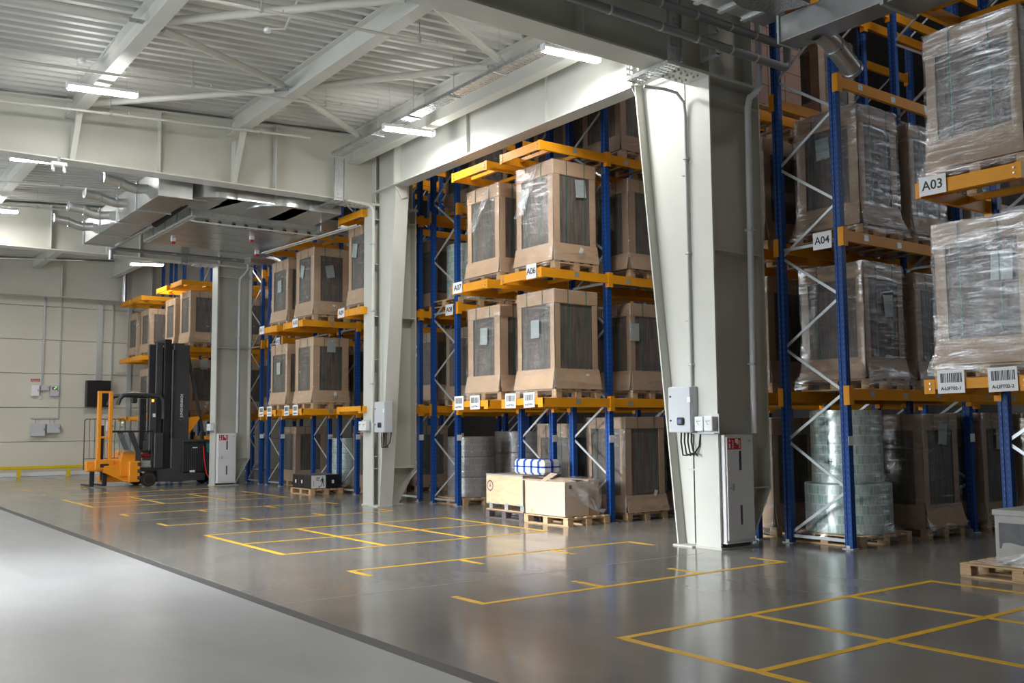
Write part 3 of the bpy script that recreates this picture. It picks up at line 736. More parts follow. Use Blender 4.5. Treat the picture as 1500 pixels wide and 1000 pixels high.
# A04
rackload(4, 1, 11.9, 1.58, 3, 'film_heavy', 'card_dull', (('y', .1, 1.0, -.1),))
rackload(4, 1, 13.12, 1.52, 4, 'film_heavy', 'card_dull')
rackload(4, 1, 14.75, 1.5, 0, 'film_heavy', 'card_dull')
rackload(4, 2, 11.9, 1.66, 2, 'film_heavy', 'card_dull', (('x', .05, 1.15, -.05),))
rackload(4, 2, 13.12, 1.6, 0, 'film_heavy', 'card_dull')
rackload(4, 2, 14.75, 1.5, 0, 'film_heavy', 'card_dull')
rackload(4, 0, 13.15, 1.58, 1, 'film_heavy', 'card_dull', (('y', .05, 1.3, .1),))
rackload(4, 0, 14.75, 1.6, 2, 'film_heavy', 'card_dull', (('y', .05, 1.2, .05),))
rackload(4, 0, 16.0, 1.6, 3, 'film_heavy', 'card_dull')
# A05
for l in (0, 1, 2): rackload(5, l, 11.8, 1.55, None, 'film', 'card_dull', simple=True)
rackload(5, 2, 13.1, 1.55, None, 'film', 'card_dull', simple=True); rackload(5, 0, 13.1, 1.55, None, 'film', 'card_dull', simple=True)
for l, x in ((3, 13.2), (4, 11.8), (4, 13.1)): rackload(5, l, x, 1.4, None, 'film', 'card_dull', simple=True)
# A06
rackload(6, 2, 10.28, 1.68, 0, 'film', 'card', (('x', .28, 1.15, .4), ('y', .12, 1.25, -.1), ('s', .1, .2, .4)))
rackload(6, 1, 10.28, 1.62, 1, 'film', 'card', (('x', -.0, 1.0, 0), ('s', .2, .2, 0)))
rackload(6, 1, 11.95, 1.5, 2, 'film', 'card_dull', (('y', -.38, 1.0, 0),)); rackload(6, 1, 13.1, 1.5, 3, 'film', 'card_dull')
rackload(6, 2, 11.95, 1.6, 3, 'film', 'card_dull'); rackload(6, 2, 13.1, 1.6, 1, 'film', 'card_dull')
rackload(6, 0, 11.78, 1.6, 4, 'film', 'card_dull', (('s', .2, .3, .3),)); rackload(6, 0, 13.1, 1.55, 0, 'film', 'card_dull')
rackload(6, 3, 11.8, 1.6, 2, 'film', 'card_dull'); rackload(6, 3, 13.1, 1.5, 4, 'film', 'card_dull')
# A07
rackload(7, 2, 10.28, 1.6, 2, 'film', 'card'); rackload(7, 1, 10.28, 1.52, 3, 'film', 'card', (('x', -.02, 1.0, .05),))
for l in (0, 1, 2, 3): rackload(7, l, 11.85, 1.5, None, 'film', 'card_dull', simple=True)
# A08, A09
rackload(8, 1, 11.8, 1.5, 1, 'film', 'card_dull', simple=True); rackload(8, 2, 12.7, 1.6, 2, 'film', 'card_dull', simple=True); rackload(8, 3, 11.8, 1.5, 3, 'film', 'card_dull', simple=True)
rackload(8, 1, 13.0, 1.5, 2, 'film', 'card_dull', simple=True)
rackload(9, 2, 10.28, 1.72, 4, 'film', 'card', (('x', .2, 1.2, .2),), dyo=.13); rackload(9, 1, 11.8, 1.5, None, 'film', 'card_dull'); rackload(9, 2, 11.8, 1.5, None, 'film', 'card_dull')
# A10, A11
rackload(10, 2, 10.28, 1.62, 0, 'film', 'card', (('x', .15, 1.1, .3), ('y', -.05, 1.05, -.2), ('s', .05, .2, 0)))
rackload(10, 1, 10.28, 1.55, 1, 'film', 'card', (('y', .0, 1.35, 0), ('s', .1, .2, 0)))
rackload(11, 2, 10.28, 1.55, 2, 'film', 'card', (('x', .0, .9, 0),)); rackload(11, 1, 10.28, 1.5, 3, 'film', 'card', (('x', .0, .9, 0),))
for l in (0, 1, 2): rackload(10, l, 11.85, 1.5, None, 'film', 'card_dull', simple=True)
rackload(10, 0, 13.1, 1.5, None, 'film', 'card_dull', simple=True)
for l in (1, 2): rackload(11, l, 11.85, 1.5, None, 'film', 'card_dull')
for l in (0, 1, 2): rackload(12, l, 11.85, 1.5, None, 'film', 'card_dull')
rackload(13, 1, 11.85, 1.5); rackload(13, 2, 11.85, 1.5)
# rows behind the forklift
rackload(14, 2, 10.28, 1.62, 0, 'film', 'card'); rackload(15, 2, 10.28, 1.55, 1, 'film', 'card'); rackload(14, 1, 10.28, 1.55, 2, 'film', 'card', (('y', 0, 1.4, 0), ('s', .1, .2, 0)))
rackload(15, 1, 10.28, 1.5, 3, 'film', 'card'); rackload(16, 2, 10.28, 1.5, 4, 'film', 'card'); rackload(16, 1, 10.28, 1.5, 0, 'film', 'card'); rackload(17, 2, 10.28, 1.5, 1, 'film', 'card')
rackload(14, 1, 11.85, 1.5); rackload(14, 2, 11.85, 1.5)

# loose torn film flaps on the A06 / A07 end loads
def flap(name, lb, o, du, dv, nrm, seed, w2=.35):
    rg = random.Random(seed); o = Vector(o); du = Vector(du); dv = Vector(dv); nr = Vector(nrm)
    def fn(u, v):
        k = 1-(1-w2)*v
        return o + du*(u-.5)*k + dv*v + nr*(.03+.05*math.sin(u*5+seed)*v + .025*math.sin(v*11+u*7) + .02*rg.random())
    ob_ = inst(name, MB().grid(fn, 14, 16).mesh(name, 'film_loose', True)); return tag(ob_, lb, 'plastic film')
y6 = ROW[6]; y7 = ROW[7]
flap('loose_film', 'torn clear film hanging from the top corner of the upper load on A06', (9.80, 12.5, LV[2]+1.75), (0, .12, 0), (0, .5, -.75), (-1, 0, 0), 1, 3.0)
flap('loose_film', 'torn clear film hanging across the upper load on A07', (9.80, 13.85, LV[2]+1.68), (0, .1, 0), (0, .6, -.72), (-1, 0, 0), 2, 3.2)

# printed reel stacks
def reel_stack(x, y, z, tiers, mat, lb, plb, film='film', letters=False, simple=False, group='wrapped reel stacks'):
    pallet(x, y, z, plb, w_=1.15, d_=1.15, simple=simple)
    t_ = thing('wrapped_reels', lb, 'reel stack', (x, y, z+.145), 0, group)
    zz = 0; prof = []
    for r, h_, n in tiers:
        for k in range(n):
            hh = h_/n
            part(t_, 'reel', MB().lathe([(.05, 0), (r-.012, 0), (r, .01), (r, hh-.012), (r-.012, hh-.002), (.05, hh-.002)], 40), mat, True, loc=(0, 0, zz+k*hh))
        zz += h_
    pr = [(tiers[0][0]+.12, -.06), (tiers[0][0]+.05, .06)]
    z0 = 0
    for k, (r, h_, n) in enumerate(tiers):
        pr += [(r+.016, z0+.12 if k == 0 else z0+.14), (r+.014, z0+h_)]
        z0 += h_
    pr += [(tiers[-1][0]*.7, z0+.012), (.05, z0+.014)]
    rg = random.Random(5); V = []; n = 48; F = []
    for j, (r, z_) in enumerate(pr):
        for k in range(n):
            a = 2*math.pi*k/n; q = .03*math.sin(k*1.7)*(1 if j == 0 else .3 if j == 1 else 0)+.004*rg.random()
            sq = 1.0
            if j == 0: sq = 1/max(abs(math.cos(a)), abs(math.sin(a)))*.92
            V.append(((r+q)*math.cos(a)*sq, (r+q)*math.sin(a)*sq, z_))
    for j in range(len(pr)-1):
        for k in range(n): k2 = (k+1) % n; F.append((j*n+k, j*n+k2, (j+1)*n+k2, (j+1)*n+k))
    part(t_, 'stretch_film', MB().add(V, F), film, True)
    if letters:
        for a, zs in ((R(188), (.95, 1.2, 1.46)), (R(192), (.25,))):
            for zq in zs:
                r = (tiers[0][0] if zq < tiers[0][1] else tiers[1][0])+.006
                inst('lettering', textmesh('H', .1, 'ink', .002), t_, (r*math.cos(a), r*math.sin(a), zq), (R(90), 0, a+R(90)))
    return t_
reel_stack(11.72, 8.12, 0, [(.57, .66, 1), (.47, .98, 1)], 'reel_green', 'stepped stack of green-printed film reels in clear wrap behind the A04 upright', 'wooden pallet under the green-printed reel stack', 'film_heavy', True)
reel_stack(11.65, 17.25, 0, [(.5, 1.25, 3)], 'reel_brown', 'grey-brown printed reel stack beside the middle column, left of two', 'wooden pallet under the left reel stack at A08', simple=True)
reel_stack(12.95, 17.25, 0, [(.55, 1.35, 3)], 'reel_brown', 'grey-brown printed reel stack behind the A08 upright, right of two', 'wooden pallet under the right reel stack at A08', simple=True)
reel_stack(11.55, 17.25, LV[2], [(.42, 1.2, 3)], 'reel_green', 'white and green printed reel stack on the second beam level of rack A08', 'wooden pallet under the reel stack on the second beam level of A08', simple=True)
reel_stack(11.75, 23.15, 0, [(.45, 1.2, 3)], 'reel_green', 'pale wrapped reel stack on the floor left of the middle column', 'wooden pallet under the pale reel stack left of the middle column', simple=True)
# plain carton stack on A05 third level
pallet(11.75, 9.6, LV[3], 'wooden pallet under plain brown cartons high on rack A05', simple=True, w_=1.2, d_=1.05)
m_ct = MB().cbox(-.195, -.24, 0, .195, .24, .30, .006).mesh('carton', 'carton_box')
m_ct_tape = MB().box(-.196, -.03, .298, .196, .03, .302).mesh('tape', 'card_pale')
for a in range(3):
    for b_ in range(2):
        for c_ in range(5):
            o = inst('carton', m_ct, None, (11.75-.395+.395*a, 9.6-.245+.49*b_, LV[3]+.145+.302*c_))
            tag(o, f'plain brown carton on rack A05, {["bottom","second","middle","fourth","top"][c_]} layer, {["end","centre","inner"][a]} column, {["near","far"][b_]} side', 'carton', 'plain cartons stacked on rack A05')
            if c_ == 4: inst('tape', m_ct_tape, o)

# ================================================================= GOODS ON THE FLOOR
t_ = pallet(10.44, 13.82, 0, 'dark purple-grey pallet under the plywood crate', w_=.86, d_=1.1, mat='wood_dark')
cr = thing('plywood_crate', 'pale plywood crate on metal feet with round stamp, blue-white parcel on top', 'crate', (10.42, 13.80, .145))
hw, hd = .41, .54
part(cr, 'side_panel', MB().cbox(-hw, -hd, .11, -hw+.015, hd, .62, .002), 'plywood')
part(cr, 'side_panel', MB().cbox(hw-.015, -hd, .11, hw, hd, .62, .002), 'plywood')
part(cr, 'end_panel', MB().cbox(-hw+.015, -hd, .11, hw-.015, -hd+.015, .62, .002), 'plywood')
part(cr, 'end_panel', MB().cbox(-hw+.015, hd-.015, .11, hw-.015, hd, .62, .002), 'plywood')
part(cr, 'lid', MB().cbox(-hw+.01, -hd+.01, .60, hw-.01, hd-.01, .617, .002), 'plywood')
part(cr, 'edge_trim', MB().box(-hw-.004, -hd-.004, .60, -hw+.02, hd+.004, .626).box(hw-.02, -hd-.004, .60, hw+.004, hd+.004, .626).box(-hw, -hd-.004, .60, hw, -hd+.02, .626).box(-hw, hd-.02, .60, hw, hd+.004, .626), 'galv_dull')
part(cr, 'edge_trim', MB().box(-hw-.004, -hd-.004, .11, -hw+.012, -hd+.012, .62), 'galv_dull')
for yy in (-.46, 0, .46):
    part(cr, 'foot', MB().box(-hw+.04, yy-.05, 0, -hw+.13, yy+.05, .11).box(hw-.13, yy-.05, 0, hw-.04, yy+.05, .11), 'galv_dull')
for yy in (-.42, -.08, .22, .46): part(cr, 'clip', MB().box(-hw-.006, yy-.06, .105, -hw, yy+.06, .135), 'galv_dull')
part(cr, 'skid', MB().box(-hw, -hd, 0, hw, hd, .018), 'wood')
st = MB(); n = 28
for k in range(n):
    a, b_ = 2*math.pi*k/n, 2*math.pi*(k+1)/n
    st.add([(-hw-.002, .42+r*math.cos(q), .42+r*math.sin(q)) for r, q in ((.075, a), (.095, a), (.095, b_), (.075, b_))], [(0,1,2,3)])
st.add([(-hw-.002, .42+.03*math.cos(q), .42+.035*math.sin(q)) for q in (R(90), R(215), R(325))], [(0,1,2)])
part(cr, 'round_stamp', st, 'ink_purple')
# blue-taped white parcel
pc = thing('taped_parcel', 'white wrapped parcel crossed with blue tape on the plywood crate', 'parcel', (10.5, 13.5, .772))
part(pc, 'wrap', MB().cbox(-.2, -.42, 0, .2, .42, .26, .045), 'white_wrap', True)
for yy in (-.3, -.1, .1, .3):
    part(pc, 'tape_band', MB().cbox(-.204, yy-.017, -.0, .204, yy+.017, .264, .045), 'blue_tape')
part(pc, 'tape_band', MB().cbox(-.204, -.424, .115, .204, .424, .15, .03), 'blue_tape')
for xx in (.0,): part(pc, 'tape_band', MB().cbox(xx-.017, -.424, 0, xx+.017, .424, .264, .045), 'blue_tape')
# torn box on a pallet
pallet(10.44, 12.64, 0, 'light wooden pallet under the torn open carton in front of rack A06', w_=.9, d_=1.16)
tb = thing('open_carton', 'torn open brown carton partly wrapped in film on a light pallet', 'carton', (10.25, 12.66, .145))
hw, hd, hh = .25, .53, .55
for nm, mb in (('side_panel', MB().box(-hw, -hd, 0, -hw+.006, hd, hh)), ('side_panel', MB().box(hw-.006, -hd, 0, hw, hd, hh)), ('end_panel', MB().box(-hw, -hd, 0, hw, -hd+.006, hh)), ('end_panel', MB().box(-hw, hd-.006, 0, hw, hd, hh)), ('bottom', MB().box(-hw, -hd, 0, hw, hd, .008))):
    part(tb, nm, mb, 'card_pale')
def flapq(a, b_, c_, d_): return MB().add([a, b_, c_, d_] + [(p[0], p[1], p[2]+.006) for p in (a, b_, c_, d_)], [(0,1,2,3),(7,6,5,4),(0,4,5,1),(1,5,6,2),(2,6,7,3),(3,7,4,0)])
part(tb, 'top_flap', flapq((-hw, -.02, hh), (-hw, .12, hh), (-hw+.18, .06, hh+.13), (-hw+.16, -.14, hh+.12)), 'card_pale')
part(tb, 'top_flap', flapq((-hw, .14, hh), (-hw, hd, hh), (-hw-.02, hd+.16, hh+.02), (-hw+.15, .2, hh+.02)), 'card_pale')
part(tb, 'top_flap', flapq((-hw, -hd, hh), (-hw, -.04, hh), (-hw+.25, -.1, hh+.06), (-hw+.22, -hd, hh+.01)), 'card_pale')
part(tb, 'top_flap', flapq((hw, -hd, hh), (hw, hd, hh), (0, hd-.05, hh+.05), (.02, -hd+.06, hh+.04)), 'card_pale')
part(tb, 'print_mark', MB().box(-.17, -hd-.001, hh-.1, -.11, -hd, hh-.04), 'ink')
part(tb, 'yellow_dot', MB().box(-hw-.0012, .33, .03, -hw, .36, .09), 'yellow_rail')
ib = part(tb, 'inner_carton', MB().cbox(hw+.005, -hd+.02, .0, hw+.24, hd-.2, hh+.03, .005), 'card')
rg = random.Random(4)
def dr(u, v):
    x = 10.05+.62*u; y = 12.1-.10*u*v-.02; z = .80-.60*v*(.5+.5*u)-.05*u
    return (x+.02*math.sin(v*9+u*4), y-.03*math.sin(u*9)*math.sin(v*7)-.015*rg.random(), z+.015*rg.random())
o = inst('crumpled_film', MB().grid(dr, 22, 18).mesh('crumpled_film', 'film_loose', True)); tag(o, 'crumpled clear film hanging off the torn carton onto the pallet corner', 'plastic film')
def dr2(u, v):
    x = 10.5+.36*u; y = 12.09+.5*v; z = .165+.25*max(0, 1-2.0*u)*(1-.4*v)+.06*abs(math.sin(u*8+v*5))
    return (x+.01*rg.random(), y+.01*rg.random(), z+.02*rg.random())
o = inst('crumpled_film', MB().grid(dr2, 20, 16).mesh('crumpled_film', 'film_loose', True)); tag(o, 'heap of crumpled clear film lying on the pallet behind the torn carton', 'plastic film')
# black boxes on a pallet before A10
pallet(10.48, 22.3, 0, 'wooden pallet carrying black boxes left of the middle column', w_=.86, d_=1.16)
bl = ['black box with white printed picture side on the left pallet', 'plain black box beside the printed one on the left pallet', 'black box with paper tag, left face of the low pallet stack', 'black box at the far left corner of the low pallet stack', 'black box at the back of the low pallet stack', 'black box at the far back corner of the low pallet stack']
for k, (x, y) in enumerate(((10.28, 21.95), (10.67, 21.95), (10.28, 22.31), (10.28, 22.67), (10.67, 22.31), (10.67, 22.67))):
    bx_ = thing('black_box', bl[k], 'box', (x, y, .145), group='black boxes on the low pallet')
    part(bx_, 'body', MB().cbox(-.19, -.175, 0, .19, .175, .33, .008), 'box_black')
    part(bx_, 'tape_strip', MB().box(-.19, -.02, .3295, .19, .02, .331), 'label_paper')
    if k: part(bx_, 'paper_tag', MB().box(-.1912, -.04, .12, -.19, .03, .2) if k in (2, 3) else MB().box(-.04, -.1762, .12, .02, -.175, .2), 'label_paper')
    if k == 0:
        pn = part(bx_, 'picture_panel', MB().box(-.185, -.1765, .012, .185, -.175, .32), 'plate_white')
        fg = MB()
        for q in ([(.085,.27),(.105,.285),(.12,.27),(.105,.25)], [(.08,.245),(.13,.245),(.125,.16),(.085,.16)], [(.085,.16),(.105,.16),(.085,.05),(.07,.05)], [(.107,.16),(.127,.16),(.145,.05),(.13,.05)], [(.08,.24),(.09,.22),(.05,.17),(.04,.18)], [(.13,.24),(.145,.2),(.16,.15),(.15,.15)], [(.0,.04),(.05,.075),(.045,.045),(.01,.02)], [(-.125,.2),(-.115,.2),(-.12,.06),(-.13,.06)]):
            fg.add([(x_, -.1775, z_) for x_, z_ in q], [(0,1,2,3)])
        for zz in (.27, .255, .24, .22, .2): fg.box(-.06, -.1775, zz, .03-.02*(zz < .23), -.1765, zz+.008)
        part(pn, 'printed_figure', fg, 'ink')
# machine on a pallet, right edge
pallet(10.32, 4.95, 0, 'worn wooden pallet with grey machine at the right edge', w_=.84, d_=1.2)
mc = thing('machine_block', 'grey block-shaped crate with dark printed panel on the right pallet', 'machine', (10.4, 4.72, .145))
part(mc, 'body', MB().cbox(-.36, -.42, .02, .30, .52, .56, .02), 'machine_grey')
part(mc, 'rim', MB().cbox(-.366, -.43, .50, .306, .535, .562, .008), 'machine_grey')
pn = part(mc, 'dark_panel', MB().box(-.363, .0, .17, -.36, .47, .43), 'printed_dark')
part(pn, 'pale_shape', MB().prism([(.45, .17), (.02, .17), (.05, .19), (.13, .20), (.25, .215), (.36, .235), (.43, .225)], 'x', -.3645, -.363), 'machine_grey')
def ds(u, v):
    e = v**1.6
    return (9.99+.35*u*(1-e)-.10*e+.02*math.sin(u*12)*v, 5.27+.24*v-.9*u, .58-.43*e+.02*math.sin(u*17+v*5))
o = inst('draped_film', MB().grid(lambda u, v: (9.96-.08*v+.02*math.sin(u*20+v*6), 5.42-1.05*u, .155+.28*u*(1-v)**.8+.01*rg.random()), 24, 12).mesh('draped_film', 'film_loose', True)); tag(o, 'clear film draped over the right pallet in front of the grey machine', 'plastic film')
# ================================================================= COLUMN FITTINGS
def fire_cabinet(yc, lb):
    c = thing('fire_cabinet', lb, 'cabinet', (9.70, yc-.28, .09), group='white fire hose cabinets')
    W_, H_ = .56, 1.38
    part(c, 'body', MB().cbox(0, .012, 0, W_, .26, H_, .006), 'cabinet_white')
    d = part(c, 'door', MB().cbox(.025, -.004, .03, W_-.025, .012, H_-.03, .004), 'cabinet_grey' if 0 else 'cabinet_white')
    part(d, 'glass_slot', MB().box(.26, -.0055, .92, .30, -.004, 1.17), 'ink'); part(d, 'glass_slot', MB().box(.26, -.0055, .22, .30, -.004, .47), 'ink_purple')
    part(d, 'handle', MB().cbox(.115, -.018, .66, .15, -.004, .75, .003), 'galv_dull'); part(d, 'lock', MB().cyl((.085, -.01, .695), (.085, -.003, .695), .012, 10), 'galv')
    s = part(c, 'red_sign', MB().box(.045, -.0065, 1.19, .30, -.004, 1.335), 'red_sign')
    mb = MB()
    for x0, x1, z0, z1 in ((.062, .095, 1.205, 1.265), (.066, .092, 1.285, 1.32), (.21, .245, 1.255, 1.325), (.185, .21, 1.275, 1.325)): mb.box(x0, -.0075, z0, x1, -.0065, z1)
    for xx in (.125, .255):
        for q in range(5): mb.box(xx+.006*(q % 2), -.0075, 1.205+.022*q, xx+.026+.006*(q % 2), -.0065, 1.218+.022*q)
    part(s, 'pictograms', mb, 'plate_white')
    part(c, 'number_tag', MB().box(W_-.12, -.0055, 1.28, W_-.06, -.004, 1.31), 'cabinet_grey')
    part(c, 'base_rail', MB().box(-.01, -.01, -.012, W_+.015, .25, 0), 'cabinet_white')
    part(c, 'plinth', MB().box(.05, .06, -.09, W_-.05, .24, -.012), 'plaster_dark')
fire_cabinet(GY[1], 'white fire hose cabinet with red sign on the nearest column')
fire_cabinet(GY[3], 'white fire hose cabinet with red sign on the third column by the forklift')
def control_box(x, y0, y1, z0, z1, lb, side):
    c = thing('control_box', lb, 'electrical box', (x, y0, z0)); W_ = y1-y0; H_ = z1-z0
    part(c, 'body', MB().cbox(.0, 0, 0, .17, W_, H_, .006), 'cabinet_grey')
    d = part(c, 'door', MB().cbox(-.018, .008, .008, 0, W_-.008, H_-.008, .005), 'cabinet_grey')
    for zz in (.16, .48): part(d, 'lock', MB().cyl((-.026, W_-.05, zz), (-.016, W_-.05, zz), .014, 10), 'ink')
    s = part(d, 'rotary_switch', MB().cbox(-.05, W_*.42-.06, .1, -.018, W_*.42+.06, .2, .012), 'ink'); part(s, 'switch_face', MB().box(-.053, W_*.42-.03, .12, -.05, W_*.42+.03, .175), 'lens_blue')
    part(d, 'sticker', MB().box(-.0192, .0, .40, -.018, .06, .47), 'plate_white')
    for k in range(4):
        yy = W_*(.2+.15*k); rg2 = random.Random(k)
        part(c, 'cable', MB().tube([(.08, yy, .0), (.07, yy, -.12), (.06, yy-.04, -.24-.02*k), (.05, yy-.12, -.30), (.07, .02, -.26), (.1, -.03, -.18), (.12, -.04, .0)], .011, 8), 'rubber', True)
    return c
control_box(9.53, 8.93, 9.34, 1.50, 2.11, 'grey control box with rotary switch on the nearest column', 1)
control_box(9.55, 17.2, 17.62, 1.50, 2.12, 'grey control box with rotary switch on the middle column', 1)
def sockets(x, y, z, lb, n=2):
    c = thing('meter_box', lb, 'meter', (x, y, z))
    part(c, 'bracket', MB().box(.10, -.03, -.04, .105, .16*n+.03, .22), 'galv_dull').location
    for k in range(n):
        b_ = part(c, 'housing', MB().cbox(0, .16*k, 0, .1, .16*k+.145, .19, .008), 'cabinet_white')
        f_ = part(b_, 'dial_plate', MB().box(-.002, .16*k+.02, .05, 0, .16*k+.125, .15), 'label_paper')
        part(b_, 'needle', MB().bar((-.0035, .16*k+.07, .08), (-.0035, .16*k+.10, .13), .002, .005, up=(1,0,0)).box(-.004, .16*k+.035, .128, -.002, .16*k+.11, .134), 'ink')
    part(c, 'clamp_band', MB().box(.0, -.03, -.035, .104, .16*n+.03, -.028), 'galv_dull')
sockets(9.535, 8.585, 1.52, 'pair of small white meter boxes on the nearest column')
sockets(9.535, 18.0, 1.54, 'pair of small white meter boxes on the middle column')
sockets(9.535, 27.25, 1.55, 'pair of small white meter boxes on the third column')
def pipe_thing(lb, pts, r, mat, clamps=(), name='conduit', cat='pipe', n=10, grp=None):
    o = thing(name, lb, cat, pts[0], group=grp); p0 = Vector(pts[0])
    part(o, 'pipe', MB().tube([Vector(p)-p0 for p in pts], r, n), mat, True)
    for c_ in clamps:
        c_ = Vector(c_)-p0; part(o, 'clamp', MB().cbox(c_.x-r-.012, c_.y-r-.012, c_.z-.015, c_.x+r+.012, c_.y+r+.012, c_.z+.015, .004), 'galv_dull')
    return o
def arc(c, a0, a1, r, ax, n=5):
    out = []
    for k in range(n+1):
        a = R(a0+(a1-a0)*k/n); u, v = r*math.cos(a), r*math.sin(a)
        out.append({'xz': (c[0]+u, c[1], c[2]+v), 'yz': (c[0], c[1]+u, c[2]+v), 'xy': (c[0]+u, c[1]+v, c[2])}[ax])
    return out
pipe_thing('thin grey conduit running down the front of the nearest column', [(9.05, 9.2, 6.15), (9.35, 9.1, 6.14)] + [(9.5, 9.03, 6.1), (9.6, 9.0, 5.98), (9.62, 9.0, 5.8), (9.62, 9.0, 2.12)], .022, 'pipe_light', ((9.62, 9.0, 5.2), (9.62, 9.0, 3.9), (9.62, 9.0, 2.4)))
pipe_thing('white conduit bending down the left side of the middle column', [(8.95, 17.75, 6.24), (9.35, 17.78, 6.22)] + arc((9.45, 17.8, 6.08), 90, 0, .14, 'xz') + [(9.59, 17.8, 1.7)], .03, 'steel_white', ((9.59, 17.8, 5.4), (9.59, 17.8, 4.0), (9.59, 17.8, 2.5)))
pipe_thing('grey downpipe with an offset bend on the side of the nearest column', [(10.52, 8.45, 7.4), (10.52, 8.45, 6.35), (10.50, 8.45, 6.2), (10.40, 8.45, 6.1), (10.30, 8.45, 6.02), (10.26, 8.45, 5.88), (10.26, 8.5, 1.485)], .045, 'pipe_light', ((10.52, 8.45, 6.6), (10.26, 8.47, 4.2), (10.26, 8.49, 2.4)), 'downpipe', n=14)
pipe_thing('grey downpipe on the side of the third column', [(10.5, 27.05, 7.4), (10.5, 27.05, 6.2), (10.4, 27.05, 6.05), (10.26, 27.05, 5.9), (10.26, 27.08, 1.485)], .045, 'pipe_light', ((10.5, 27.05, 6.5), (10.26, 27.06, 4.2)), 'downpipe', n=12)
for z_, xe, lb in ((6.53, 10.85, 'lower grey drain pipe running across the nearest girder'), (6.84, 10.75, 'upper grey drain pipe running across the nearest girder')):
    o = pipe_thing(lb, [(4.5, 8.3, z_), (xe, 8.3, z_)] + arc((xe, 8.3, z_+.1), -90, 0, .1, 'xz') + [(xe+.1, 8.3, z_+.42)], .055, 'pipe_grey', (), 'drain_pipe', n=14)
    for xx in (7.6, 8.45, 9.1, 9.75, 10.25):
        part(o, 'pipe_ring', MB().cyl((xx-4.5, 0, 0), (xx-4.47, 0, 0), .06, 14), 'pipe_light', True)
    for xx in (9.5,): part(o, 'bracket', MB().box(xx-4.5, 0, -.14, xx-4.46, .3, -.1).box(xx-4.5, 0, -.12, xx-4.46, .02, 0), 'galv_dull')
# ================================================================= CABLE TRAYS
def tray(lb, p0, p1, wdir, wd=.24, side=.06, up=(0,0,1), rods=True):
    p0 = Vector(p0); p1 = Vector(p1); d = (p1-p0); L = d.length; d.normalize(); wv = Vector(wdir).normalized(); u = Vector(up)
    o = thing('cable_tray', lb, 'cable tray', p0, group='perforated steel cable trays')
    for s in (-1, 1):
        part(o, 'side_rail', MB().bar(wv*s*wd/2+u*side/2, d*L+wv*s*wd/2+u*side/2, .006 if abs(u.z) > .5 else .006, side, up=up), 'galv')
    mb = MB(); k = 0; n = int(L/.07)
    for k in range(n+1): mb.bar(d*(L*k/n)-wv*wd/2, d*(L*k/n)+wv*wd/2, .032, .003, up=up)
    for s in (-.28, 0, .28): mb.bar(wv*wd*s, wv*wd*s+d*L, .018, .004, up=up)
    part(o, 'slotted_base', mb, 'galv')
    if rods:
        for k in range(1, int(L/1.3)):
            q = d*(k*1.3); part(o, 'hanger_rod', MB().cyl(q, q+Vector((0, 0, roofz((p0+q).x)-(p0+q).z)), .006, 6), 'galv_dull'); part(o, 'hanger_bracket', MB().box(q.x-wd/2-.02, q.y-.02, -.02, q.x+wd/2+.02, q.y+.02, -.005).box(q.x-.02, q.y-.02, -.0, q.x+.02, q.y+.02, .1), 'galv_dull')
tray('long perforated cable tray under the roof beside the bright portal beam', (8.6, 9.3, 7.05), (8.6, 17.5, 7.05), (1,0,0))
tray('vertical white-lit cable tray on the face of the middle girder', (8.8, 17.82, 6.25), (8.8, 17.82, 7.1), (1,0,0), .22, .05, (0,-1,0), False)
tray('vertical cable tray on the face of the nearest girder behind the drain pipes', (8.9, 8.5, 6.25), (8.9, 8.5, 7.45), (1,0,0), .22, .05, (0,-1,0), False)
tray('short cable tray passing under the nearest girder', (8.9, 8.5, 6.19), (8.9, 9.25, 6.19), (1,0,0), .22, .05, (0,0,1), False)
tray('short vertical cable tray behind the nearest girder', (8.9, 9.25, 6.2), (8.9, 9.25, 6.95), (1,0,0), .22, .05, (0,1,0), False)
tray('cable tray under the middle girder by the air unit', (8.8, 17.8, 6.19), (8.8, 18.6, 6.19), (1,0,0), .22, .05, (0,0,1), False)
tray('vertical cable tray on the face of the third girder', (8.7, 27.19, 6.2), (8.7, 27.19, 7.2), (1,0,0), .22, .05, (0,-1,0), False)
# ================================================================= AIR UNITS
au = thing('air_unit', 'sheet-metal air handling unit hung behind the middle girder with four nozzles', 'air unit', (0, 0, 0))
for k in range(4):
    ya = 18.5+1.45*k
    part(au, 'duct_section', MB().cbox(5.4, ya, 6.0, 6.05, ya+1.43, 6.55, .006), 'duct_metal')
    part(au, 'duct_flange', MB().box(5.37, ya+1.42, 5.97, 6.08, ya+1.45, 6.58), 'galv_dull')
    yy = ya+.75
    nz = part(au, 'nozzle', MB().tube([(5.42, yy, 6.28), (5.2, yy, 6.25), (5.02, yy-.03, 6.27), (4.86, yy-.06, 6.33), (4.55, yy-.12, 6.34)], .095, 16, False), 'duct_metal', True)
    for q in (5.22, 4.9, 4.6): part(nz, 'nozzle_ring', MB().cyl((q, yy-.12*(5.3-q)/.75, 6.27+.09*(5.2-q)/.65), (q-.035, yy-.12*(5.3-q)/.75, 6.27+.09*(5.2-q)/.65), .106, 16), 'galv', True)
part(au, 'casing', MB().cbox(6.5, 19.9, 6.0, 9.4, 23.4, 6.42, .01), 'galv_dull')
for k in range(5): part(au, 'bottom_panel', MB().cbox(6.58, 19.95+.69*k, 5.985, 9.32, 20.6+.69*k, 6.0, .004), 'duct_metal')
for k in range(4): part(au, 'end_frame', MB().cbox(6.48, 20.0+.86*k, 6.02, 6.5, 20.75+.86*k, 6.40, .006), 'duct_metal')
